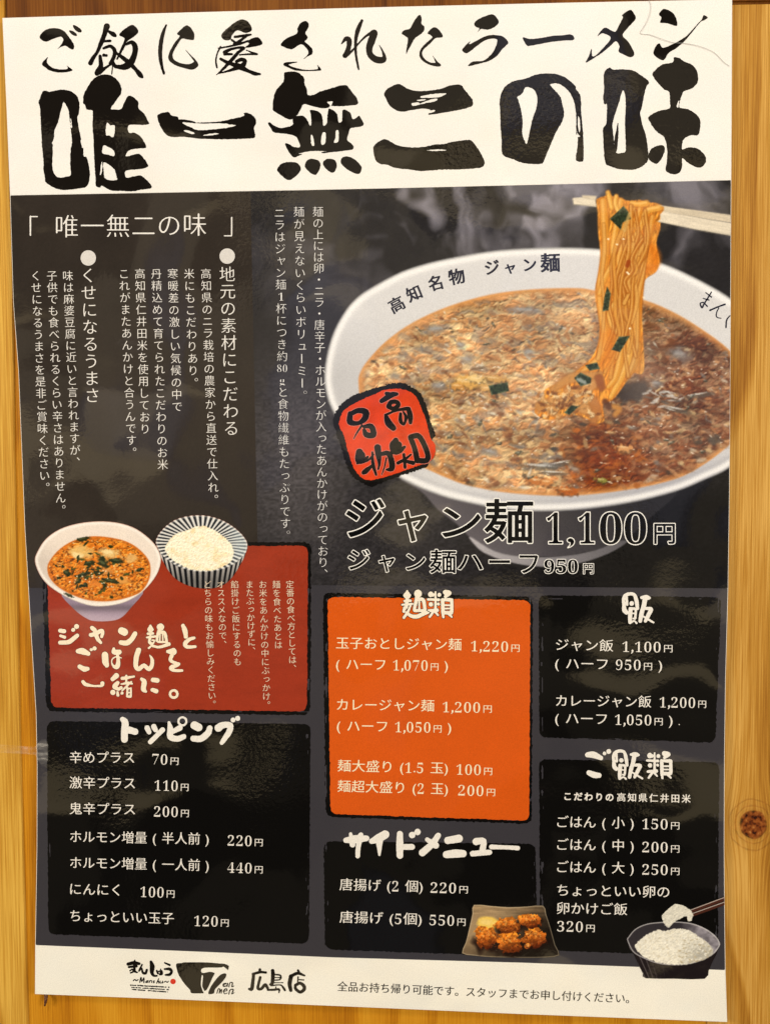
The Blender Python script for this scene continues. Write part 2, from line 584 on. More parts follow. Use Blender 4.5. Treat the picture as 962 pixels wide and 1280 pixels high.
ms.inputs['To Min'].default_value = 0.12; ms.inputs['To Max'].default_value = 1.0
t.links.new(n3.outputs['Fac'], ms.inputs['Value'])
mu = nn(t, 'ShaderNodeMath', op='MULTIPLY'); t.links.new(n2.outputs['Fac'], mu.inputs[0]); t.links.new(ms.outputs['Result'], mu.inputs[1])
m2 = nn(t, 'ShaderNodeMath', op='MULTIPLY'); t.links.new(mu.outputs[0], m2.inputs[0]); m2.inputs[1].default_value = 0.042
ad = nn(t, 'ShaderNodeMath', op='ADD'); t.links.new(n1.outputs['Fac'], ad.inputs[0]); t.links.new(m2.outputs[0], ad.inputs[1])
bp = nn(t, 'ShaderNodeBump'); bp.inputs['Strength'].default_value = 1.0; bp.inputs['Distance'].default_value = 0.0016
t.links.new(ad.outputs[0], bp.inputs['Height'])
t.links.new(bp.outputs['Normal'], b.inputs['Coat Normal'])


def wood(name, dark, mid, light, seed=0.0, ring=26.0, knot=None, rough=0.55):
    """planed softwood: grain runs along z, growth bands across x; an optional knot pushes the grain aside"""
    mt, t, b = new_mat(name); Lk = t.links.new
    tc = nn(t, 'ShaderNodeTexCoord'); vec = tc.outputs['Object']
    mpp = nn(t, 'ShaderNodeMapping'); mpp.inputs['Location'].default_value = (seed, seed*0.37, seed*1.7); Lk(vec, mpp.inputs['Vector'])
    base = mpp.outputs['Vector']
    kfac = None
    if knot:
        kx, kz, kr = knot
        sub = nn(t, 'ShaderNodeVectorMath', op='SUBTRACT'); Lk(vec, sub.inputs[0]); sub.inputs[1].default_value = (kx, 0, kz)
        scl = nn(t, 'ShaderNodeVectorMath', op='MULTIPLY'); Lk(sub.outputs[0], scl.inputs[0]); scl.inputs[1].default_value = (1, 0, 0.92)
        nz = nn(t, 'ShaderNodeTexNoise'); nz.inputs['Scale'].default_value = 120; Lk(vec, nz.inputs['Vector'])
        ln = nn(t, 'ShaderNodeVectorMath', op='LENGTH'); Lk(scl.outputs[0], ln.inputs[0])
        jit = nn(t, 'ShaderNodeMath', op='MULTIPLY_ADD'); Lk(nz.outputs['Fac'], jit.inputs[0]); jit.inputs[1].default_value = kr*0.35; Lk(ln.outputs['Value'], jit.inputs[2])
        dist = jit.outputs[0]
        q = nn(t, 'ShaderNodeMath', op='DIVIDE'); Lk(dist, q.inputs[0]); q.inputs[1].default_value = kr
        infl = nn(t, 'ShaderNodeMath', op='POWER'); infl.inputs[0].default_value = 0.58; Lk(q.outputs[0], infl.inputs[1])
        # grain pushed aside near the knot
        push = nn(t, 'ShaderNodeVectorMath', op='SCALE'); Lk(sub.outputs[0], push.inputs[0]); Lk(infl.outputs[0], push.inputs['Scale'])
        b2 = nn(t, 'ShaderNodeVectorMath', op='SUBTRACT'); Lk(base, b2.inputs[0]); Lk(push.outputs[0], b2.inputs[1]); base = b2.outputs[0]
    wn = nn(t, 'ShaderNodeMapping'); wn.inputs['Scale'].default_value = (9, 9, 2.4); Lk(base, wn.inputs['Vector'])
    warp_ = nn(t, 'ShaderNodeTexNoise'); warp_.inputs['Scale'].default_value = 1.0; warp_.inputs['Detail'].default_value = 2; Lk(wn.outputs[0], warp_.inputs['Vector'])
    sx = nn(t, 'ShaderNodeSeparateXYZ'); Lk(base, sx.inputs[0])
    a1 = nn(t, 'ShaderNodeMath', op='MULTIPLY_ADD'); Lk(warp_.outputs['Fac'], a1.inputs[0]); a1.inputs[1].default_value = 0.20; Lk(sx.outputs['X'], a1.inputs[2])
    fr = nn(t, 'ShaderNodeMath', op='MULTIPLY'); Lk(a1.outputs[0], fr.inputs[0]); fr.inputs[1].default_value = ring*2
    fc = nn(t, 'ShaderNodeMath', op='FRACT'); Lk(fr.outputs[0], fc.inputs[0])
    rg = ramp(t, [(0.0, (0, 0, 0)), (0.55, (.25, .25, .25)), (0.90, (1, 1, 1)), (1.0, (0, 0, 0))]); Lk(fc.outputs[0], rg.inputs['Fac'])
    fm = nn(t, 'ShaderNodeMapping'); fm.inputs['Scale'].default_value = (1300, 1300, 22); Lk(base, fm.inputs['Vector'])
    fib = nn(t, 'ShaderNodeTexNoise'); fib.inputs['Scale'].default_value = 1.0; fib.inputs['Detail'].default_value = 3; Lk(fm.outputs[0], fib.inputs['Vector'])
    pm = nn(t, 'ShaderNodeMapping'); pm.inputs['Scale'].default_value = (40, 40, 9); Lk(base, pm.inputs['Vector'])
    pat = nn(t, 'ShaderNodeTexNoise'); pat.inputs['Scale'].default_value = 1.0; pat.inputs['Detail'].default_value = 4; Lk(pm.outputs[0], pat.inputs['Vector'])
    s1 = nn(t, 'ShaderNodeMath', op='MULTIPLY_ADD'); Lk(rg.outputs['Color'], s1.inputs[0]); s1.inputs[1].default_value = -0.26; s1.inputs[2].default_value = 0.03
    s2 = nn(t, 'ShaderNodeMath', op='MULTIPLY_ADD'); Lk(fib.outputs['Fac'], s2.inputs[0]); s2.inputs[1].default_value = 0.85; Lk(s1.outputs[0], s2.inputs[2])
    s3 = nn(t, 'ShaderNodeMath', op='MULTIPLY_ADD'); Lk(pat.outputs['Fac'], s3.inputs[0]); s3.inputs[1].default_value = 0.42; Lk(s2.outputs[0], s3.inputs[2])
    cr = ramp(t, [(0.26, dark), (0.54, mid), (0.80, light)]); Lk(s3.outputs[0], cr.inputs['Fac'])
    col = cr.outputs['Color']
    if knot:
        kin = ramp(t, [(0.0, (1, 1, 1)), (0.42, (1, 1, 1)), (0.50, (0.85, 0.85, 0.85)), (0.53, (0.28, 0.28, 0.28)), (0.62, (0.10, 0.10, 0.10)), (0.655, (0.42, 0.42, 0.42)), (0.70, (0.12, 0.12, 0.12)), (0.82, (0.06, 0.06, 0.06)), (0.85, (0.38, 0.38, 0.38)), (0.90, (0.02, 0.02, 0.02)), (1.0, (0, 0, 0))])
        hq = nn(t, 'ShaderNodeMath', op='MULTIPLY'); Lk(q.outputs[0], hq.inputs[0]); hq.inputs[1].default_value = 0.40; Lk(hq.outputs[0], kin.inputs['Fac'])
        kn = nn(t, 'ShaderNodeTexNoise'); kn.inputs['Scale'].default_value = 330; kn.inputs['Detail'].default_value = 4; Lk(vec, kn.inputs['Vector'])
        kc = ramp(t, [(0.36, (0.006, 0.002, 0.002)), (0.45, (0.13, 0.026, 0.004)), (0.62, (0.30, 0.085, 0.015)), (0.75, (0.5, 0.25, 0.07))]); Lk(kn.outputs['Fac'], kc.inputs['Fac'])
        mx = nn(t, 'ShaderNodeMix', data_type='RGBA'); Lk(kin.outputs['Color'], mx.inputs['Factor']); Lk(col, mx.inputs[6]); Lk(kc.outputs['Color'], mx.inputs[7])
        col = mx.outputs[2]
    Lk(col, b.inputs['Base Color'])
    b.inputs['Roughness'].default_value = rough; b.inputs['Specular IOR Level'].default_value = 0.12
    bm_ = nn(t, 'ShaderNodeBump'); bm_.inputs['Strength'].default_value = 0.35; bm_.inputs['Distance'].default_value = 0.0004
    Lk(fib.outputs['Fac'], bm_.inputs['Height']); Lk(bm_.outputs['Normal'], b.inputs['Normal'])
    return mt


def tag(o, label, cat, kind=None, group=None):
    o['label'] = label; o['category'] = cat
    if kind: o['kind'] = kind
    if group: o['group'] = group
    return o


# ------------------------------------------------------------------ the timber the poster hangs on
# depths relative to the poster's face (y = 0); y grows into the wall
def slab(name, outline, y_front, thick, mat, bevel=0.0012, plane=None):
    """a board: outline in measured photo positions on the plane of its own face"""
    import bmesh
    pts = [px2plane(x, y, y_front) for x, y in outline]
    cx = sum(float(p[0]) for p in pts)/len(pts); cz = sum(float(p[1]) for p in pts)/len(pts)
    bm = bmesh.new()
    vs = [bm.verts.new((float(x)-cx, 0, float(z)-cz)) for x, z in pts]
    f = bm.faces.new(vs)
    bm.normal_update()
    if f.normal.y > 0: f.normal_flip()
    ex = bmesh.ops.extrude_face_region(bm, geom=[f])
    bmesh.ops.translate(bm, verts=[v for v in ex['geom'] if isinstance(v, bmesh.types.BMVert)], vec=(0, thick, 0))
    bmesh.ops.recalc_face_normals(bm, faces=bm.faces)
    ed = [e for e in bm.edges if all(abs(v.co.y) < 1e-6 for v in e.verts)]
    bmesh.ops.bevel(bm, geom=ed, offset=bevel, segments=3, affect='EDGES')
    me = bpy.data.meshes.new(name); bm.to_mesh(me); bm.free()
    me.materials.append(mat)
    o = bpy.data.objects.new(name, me); COL.objects.link(o)
    o.location = (cx, y_front, cz+Z0)
    return o


W_POST = wood('pale_pine', (0.32, 0.125, 0.008), (0.53, 0.26, 0.028), (0.72, 0.42, 0.07), seed=0.3, ring=14)
W_PANEL = wood('amber_pine', (0.36, 0.12, 0.004), (0.56, 0.225, 0.009), (0.68, 0.32, 0.022), seed=2.1, ring=10)
W_RAIL = wood('shaded_timber', (0.075, 0.020, 0.0015), (0.15, 0.045, 0.003), (0.22, 0.075, 0.007), seed=4.4, ring=8)  # overhang shade above the poster is put into this dark brown

slab_post = slab('wooden_post', [(-160, -200), (4.5, -200), (6, 20), (15.5, 320), (18, 560), (20.5, 650), (25, 900), (27, 990), (33, 1200), (35.5, 1280), (41, 1480), (-160, 1480)], 0.0040, 0.03, W_POST, 0.0006)
tag(slab_post, 'pale yellow pine post down the left edge, a hairline gap beside the poster', 'wooden post')
slab_panel = slab('wooden_wall', [(2, 30), (1000, 6), (1000, 1480), (20, 1480)], 0.0052, 0.02, W_PANEL, 0.0004)
tag(slab_panel, 'amber pine wall behind the poster, showing along its lower left and bottom edges', 'wall')
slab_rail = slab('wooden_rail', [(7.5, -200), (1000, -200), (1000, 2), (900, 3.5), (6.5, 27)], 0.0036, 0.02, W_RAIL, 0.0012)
tag(slab_rail, 'timber rail running above the top edge of the poster, shade painted into its brown', 'wooden rail')
_kx, _kz = px2plane(941, 1031, 0.0046)
_bo = [(897, 4.5), (1100, 1), (1100, 1480), (880, 1480)]
_bc = [px2plane(x, y, 0.0046) for x, y in _bo]
_bx, _bz = sum(float(p[0]) for p in _bc)/4, sum(float(p[1]) for p in _bc)/4
W_BOARD = wood('honey_pine', (0.27, 0.10, 0.008), (0.47, 0.222, 0.030), (0.66, 0.37, 0.085), seed=6.2, ring=13, knot=(float(_kx)-_bx, float(_kz)-_bz, 0.0072))
slab_board = slab('wooden_board', _bo, 0.0046, 0.02, W_BOARD, 0.0006)
tag(slab_board, 'honey coloured pine board on the right with one dark round knot', 'wooden board')

# ------------------------------------------------------------------ the poster sheet
WHITE = C(238, 234, 224); INK = C(19, 15, 11); CHAR = C(58, 56, 61); PALE = C(232, 228, 222)
LEFT_EDGE = [(3, 22), (8, 130), (12.5, 243), (16.5, 377), (23, 463), (27, 560), (31, 660), (38, 780), (45, 893), (46.3, 960), (46, 1060), (44, 1183), (43.7, 1243)]
RIGHT_EDGE = [(914.7, -1.5), (913.6, 225), (912.6, 450), (911.4, 620), (909.6, 740), (906.5, 850), (905.2, 950), (904.8, 1060), (905.5, 1150), (906.3, 1213), (908.5, 1278)]
TOP_EDGE = [(3, 22), (200, 16), (480, 8.3), (700, 3), (914.7, -1.5)]
BOTTOM_EDGE = [(43.7, 1243), (200, 1249), (420, 1258), (650, 1268), (908.5, 1278)]
_lx = np.array([p[0] for p in LEFT_EDGE]); _ly = np.array([p[1] for p in LEFT_EDGE])
_rx = np.array([p[0] for p in RIGHT_EDGE]); _ry = np.array([p[1] for p in RIGHT_EDGE])


def inside(X, Y, pad=0.0):
    """negative inside the sheet's left and right edges"""
    return np.maximum(np.interp(Y, _ly, _lx)+pad-X, X-np.interp(Y, _ry, _rx)+pad)


def poster_sheet():
    import bmesh
    out = TOP_EDGE[:-1]+RIGHT_EDGE[:-1]+BOTTOM_EDGE[::-1][:-1]+LEFT_EDGE[::-1][:-1]
    bm = bmesh.new()
    vs = []
    for x, y in out:
        a, c = px2plane(x, y)
        vs.append(bm.verts.new((float(a), 0, float(c))))
    f = bm.faces.new(vs); bm.normal_update()
    if f.normal.y > 0: f.normal_flip()
    ex = bmesh.ops.extrude_face_region(bm, geom=[f])
    bmesh.ops.translate(bm, verts=[v for v in ex['geom'] if isinstance(v, bmesh.types.BMVert)], vec=(0, 0.0005, 0))
    bmesh.ops.recalc_face_normals(bm, faces=bm.faces)
    me = bpy.data.meshes.new('poster'); bm.to_mesh(me); bm.free()
    at = me.color_attributes.new('Col', 'FLOAT_COLOR', 'POINT')
    for d in at.data: d.color = (*lin(WHITE), 1)
    me.materials.append(MAT_PRINT)
    o = bpy.data.objects.new('poster', me); COL.objects.link(o)
    o.location = (0, 0, Z0)
    return o


POSTER = tag(poster_sheet(), 'glossy laminated ramen menu poster in Japanese, hung on pine boards', 'poster')


def inset(fn, pad=0.6):
    return lambda X, Y: np.maximum(fn(X, Y), inside(X, Y, pad))


def band(name, pts, color, level, label=None, n=1, paint=None, res=2.0):
    P = Print()
    xs = [p[0] for p in pts]; ys = [p[1] for p in pts]
    P.field(min(xs)-3, min(ys)-3, max(xs)+3, max(ys)+3, res, inset(lambda X, Y: sd_poly(X, Y, pts, n)), paint or color)
    o = P.build(name, level, POSTER)
    if label: o['label'] = label
    return o


def paper(c):
    """white stock with faint random mottling in tone and tint"""
    def f(x, y):
        n = fbm(x/90, y/60, 140, 3); m_ = fbm(x/34, y/28, 141, 2)
        return np.asarray(c)[None, :]*(0.975+0.05*n)[:, None]*(1+0.012*(m_-0.5)[:, None]*np.array([[1, 0, -1.5]]))
    return f


header = band('header_band', [(2, 22.5), (480, 8.8), (915, -1), (915, 224.6), (480, 235.2), (12, 243.6)], None, 1, 'white band of black brush lettering', paint=paper(C(238, 235, 229)), res=3.0)
footer = band('footer_band', [(43, 1182), (230, 1189.5), (420, 1197.6), (650, 1204), (907, 1213.4), (909, 1277.6), (43, 1242.6)], None, 1, 'cream band with shop lettering', paint=paper(C(244, 240, 227)), res=3.0)


def slate(x, y):
    n = fbm(x/60, y/60, 40, 4)
    g = fbm(x/2.0, y/2.0, 41, 2)
    c = np.asarray(CHAR)[None, :]*(0.93+0.14*n+0.06*(g-0.5))[:, None]
    return c


ground = band('slate_ground', [(12, 244), (480, 235.6), (915, 225), (908, 1213), (650, 1203.6), (420, 1197.2), (230, 1189.1), (42, 1181.6), (0, 1100)], CHAR, 1, 'dark slate grey backing of the menu panels', res=1.5)


def story_paint(x, y):
    n = fbm(x/45, y/70, 50, 4)
    g = fbm(x/1.6, y/1.6, 51, 2)
    return np.array(C(48, 42, 37))[None, :]*(0.9+0.2*n+0.12*(g-0.5))[:, None]


story = band('story_panel', [(11, 244.3), (313, 238.9), (322, 684), (324, 735), (20, 735)], None, 2, 'dark brown panel of vertical story text', paint=story_paint, res=2.0)

# ---- black brush lettering of the header
S6 = 6.0125
P = Print()
for n_, (org, polys, holes, strokes) in enumerate([
    ((40, 88), [[(50, 235), (62, 200), (80, 160), (100, 150), (140, 158), (210, 143), (280, 150), (335, 185), (348, 215), (358, 250), (352, 320), (342, 350), (352, 430), (372, 520), (385, 570), (388, 640), (410, 650), (425, 700), (435, 770), (430, 830), (405, 875), (350, 885), (250, 898), (180, 885), (130, 860), (100, 835), (98, 800), (85, 740), (88, 700), (75, 560), (68, 420), (62, 300), (55, 255)]],
     [[(238, 235), (258, 262), (275, 300), (285, 380), (292, 440), (300, 540), (290, 600), (287, 700), (292, 780), (260, 795), (215, 805), (180, 790), (155, 740), (155, 650), (157, 560), (150, 545), (165, 510), (170, 450), (195, 390), (212, 320), (228, 265)],
      [(365, 520), (380, 545), (382, 580), (374, 570)], [(288, 360), (296, 372), (301, 430), (295, 425)]], []),
    ((40, 88), [[(385, 240), (390, 180), (420, 120), (450, 75), (490, 42), (540, 28), (600, 38), (645, 75), (672, 130), (665, 180), (625, 235), (592, 285), (620, 290), (668, 290), (690, 245), (715, 200), (738, 188), (775, 210), (800, 240), (800, 280), (840, 320), (865, 365), (878, 402), (800, 408), (728, 410), (728, 466), (770, 465), (810, 490), (840, 530), (858, 578), (800, 585), (740, 595), (715, 615), (706, 645), (770, 630), (808, 627), (845, 665), (870, 705), (868, 725), (800, 742), (706, 752), (708, 805), (760, 795), (815, 788), (860, 820), (895, 860), (900, 880), (880, 888), (820, 895), (760, 907), (680, 905), (600, 900), (560, 885), (525, 865), (510, 880), (480, 865), (478, 820), (470, 700), (465, 600), (462, 500), (455, 420), (458, 320), (450, 298), (410, 290), (398, 255)]],
     [[(562, 392), (590, 410), (620, 412), (622, 450), (612, 500), (580, 488), (555, 480)], [(540, 560), (575, 575), (605, 590), (620, 620), (615, 642), (575, 632), (530, 622), (530, 590)], [(538, 690), (580, 710), (620, 745), (635, 800), (640, 818), (600, 825), (550, 810), (540, 760)], [(522, 690), (530, 700), (525, 760), (512, 780)]], []),
    ((190, 88), [[(40, 345), (60, 322), (100, 312), (125, 312), (145, 335), (195, 348), (200, 365), (240, 366), (320, 382), (330, 390), (400, 388), (480, 385), (560, 372), (620, 358), (690, 340), (688, 318), (720, 318), (755, 335), (780, 370), (780, 400), (765, 430), (775, 480), (768, 505), (720, 510), (600, 515), (450, 515), (340, 510), (240, 497), (170, 500), (120, 490), (80, 450), (55, 400)]],
     [[(235, 388), (320, 395), (400, 398), (500, 396), (565, 398), (580, 405), (635, 410), (560, 430), (470, 440), (400, 446), (330, 445), (300, 428), (245, 405)], [(240, 450), (270, 448), (320, 470), (300, 475), (255, 462)], [(385, 487), (430, 475), (490, 470), (500, 477), (440, 486)]], []),
    ((330, 80), [[(65, 320), (70, 260), (90, 195), (145, 130), (150, 75), (165, 57), (245, 58), (285, 85), (303, 110), (303, 145), (320, 185), (330, 230), (372, 228), (420, 205), (510, 178), (580, 158), (620, 160), (650, 195), (690, 245), (703, 270), (702, 300), (650, 310), (560, 316), (500, 315), (480, 328), (420, 328), (350, 312), (300, 300), (275, 335), (255, 375), (220, 405), (205, 415), (170, 408), (120, 380), (70, 350)],
                 [(30, 445), (45, 437), (75, 460), (120, 478), (170, 472), (215, 455), (215, 410), (240, 390), (290, 388), (320, 412), (345, 460), (355, 440), (350, 380), (345, 345), (380, 345), (420, 365), (438, 400), (445, 460), (470, 445), (475, 390), (485, 335), (515, 345), (550, 375), (558, 435), (585, 425), (590, 345), (625, 350), (650, 370), (665, 410), (690, 405), (715, 388), (735, 420), (748, 450), (735, 465), (690, 475), (650, 482), (635, 520), (625, 570), (660, 600), (672, 635), (620, 648), (500, 662), (440, 668), (420, 658), (330, 660), (290, 675), (260, 690), (220, 698), (190, 665), (165, 620), (160, 592), (190, 600), (220, 620), (270, 620), (255, 570), (240, 545), (200, 530), (150, 522), (75, 512), (50, 480)],
                 [(98, 795), (130, 748), (190, 733), (245, 742), (275, 775), (265, 815), (215, 860), (180, 870), (140, 845)], [(305, 765), (330, 718), (375, 712), (415, 730), (422, 775), (390, 830), (345, 815)], [(442, 750), (462, 715), (505, 710), (540, 730), (545, 775), (520, 815), (480, 800)], [(575, 735), (590, 700), (630, 693), (680, 715), (730, 765), (730, 800), (710, 825), (670, 815), (610, 780)]],
     [[(350, 537), (365, 540), (378, 605), (357, 607)], [(437, 520), (462, 518), (458, 595), (428, 600)], [(540, 502), (558, 502), (557, 580), (525, 587), (535, 555)], [(475, 285), (490, 280), (515, 278), (508, 300), (500, 314), (488, 300)], [(262, 672), (330, 656), (400, 652), (470, 655), (400, 664), (330, 672)]], []),
    ((460, 80), [[(120, 220), (150, 180), (218, 148), (250, 155), (290, 180), (330, 195), (400, 202), (480, 195), (560, 180), (610, 160), (690, 152), (720, 185), (765, 240), (785, 275), (778, 315), (700, 340), (600, 358), (500, 375), (450, 378), (470, 350), (440, 335), (390, 335), (300, 350), (255, 358), (200, 340), (160, 310), (135, 260)],
                 [(38, 650), (45, 610), (90, 575), (125, 562), (165, 580), (210, 605), (270, 620), (350, 625), (440, 618), (490, 605), (560, 600), (650, 580), (760, 568), (800, 600), (840, 660), (872, 725), (870, 755), (840, 778), (700, 790), (560, 792), (450, 800), (380, 802), (310, 790), (240, 785), (180, 772), (140, 755), (90, 750), (55, 720)]],
     [[(400, 240), (470, 225), (560, 218), (585, 222), (540, 245), (470, 252), (400, 252)], [(325, 295), (370, 285), (390, 300), (350, 312), (330, 310)], [(460, 268), (520, 258), (500, 280), (440, 290), (400, 300), (390, 295)], [(440, 648), (520, 640), (600, 646), (520, 652)], [(370, 268), (430, 262), (420, 272), (372, 276)], [(455, 350), (500, 345), (490, 360), (450, 366)]], []),
    ((610, 70), [[(85, 340), (100, 270), (135, 220), (195, 185), (280, 168), (350, 140), (420, 130), (500, 132), (570, 155), (620, 190), (655, 225), (660, 250), (690, 290), (697, 350), (697, 410), (705, 500), (713, 600), (715, 770), (700, 792), (670, 790), (657, 765), (670, 680), (672, 600), (660, 580), (660, 480), (655, 400), (640, 330), (610, 270), (570, 230), (520, 205), (465, 212), (500, 255), (545, 310), (557, 370), (570, 420), (555, 490), (510, 570), (470, 660), (440, 730), (415, 790), (390, 810), (300, 808), (250, 800), (190, 775), (108, 740), (100, 640), (92, 520), (88, 420)]],
     [[(278, 235), (310, 235), (345, 255), (368, 310), (360, 390), (330, 480), (308, 580), (290, 655), (275, 640), (255, 580), (258, 500), (250, 420), (225, 330), (218, 305), (255, 280)], [(675, 450), (685, 470), (690, 540), (682, 570), (672, 500)], [(664, 560), (676, 590), (692, 600), (672, 606)]], []),
    ((740, 65), [[(85, 175), (100, 135), (130, 115), (160, 130), (240, 128), (310, 138), (370, 175), (415, 210), (425, 235), (405, 260), (385, 340), (370, 420), (360, 460), (375, 540), (395, 600), (412, 680), (420, 760), (418, 810), (390, 845), (340, 875), (270, 885), (190, 875), (130, 855), (97, 830), (85, 720), (80, 620), (80, 575), (105, 530), (108, 450), (108, 390), (90, 390), (80, 340), (88, 280)]],
     [[(228, 288), (240, 300), (250, 370), (248, 450), (245, 560), (250, 680), (248, 745), (220, 757), (180, 755), (165, 700), (160, 640), (155, 600), (152, 540), (175, 450), (200, 380), (215, 320)]], [[(192, 535, 6), (182, 640, 26), (172, 740, 24)]]),
    ((740, 65), [[(450, 165), (480, 125), (530, 90), (605, 75), (612, 38), (650, 42), (690, 68), (750, 95), (785, 140), (795, 190), (785, 235), (750, 270), (690, 293), (672, 320), (658, 370), (655, 415), (710, 425), (760, 450), (800, 490), (812, 540), (800, 610), (780, 625), (735, 625), (690, 650), (678, 680), (675, 730), (720, 715), (780, 720), (830, 755), (855, 800), (845, 840), (810, 868), (760, 855), (710, 825), (675, 795), (675, 850), (660, 900), (620, 918), (580, 910), (550, 885), (560, 820), (560, 720), (540, 640), (500, 610), (460, 570), (430, 520), (420, 490), (450, 465), (500, 440), (580, 420), (582, 370), (577, 300), (540, 280), (500, 240), (465, 195)],
                 [(422, 800), (425, 760), (450, 720), (500, 700), (535, 702), (545, 730), (525, 790), (490, 835), (455, 830)]],
     [[(636, 385), (652, 365), (646, 412), (634, 412)]], [])]):
    ink(P, warp(*org, S6, polys), INK, warp(*org, S6, holes), warp(*org, S6, strokes), res=0.5, rough=0.42, seed=60+n_)
headline = P.build('headline_lettering', 2, header)
headline['label'] = 'huge heavy black brush characters'

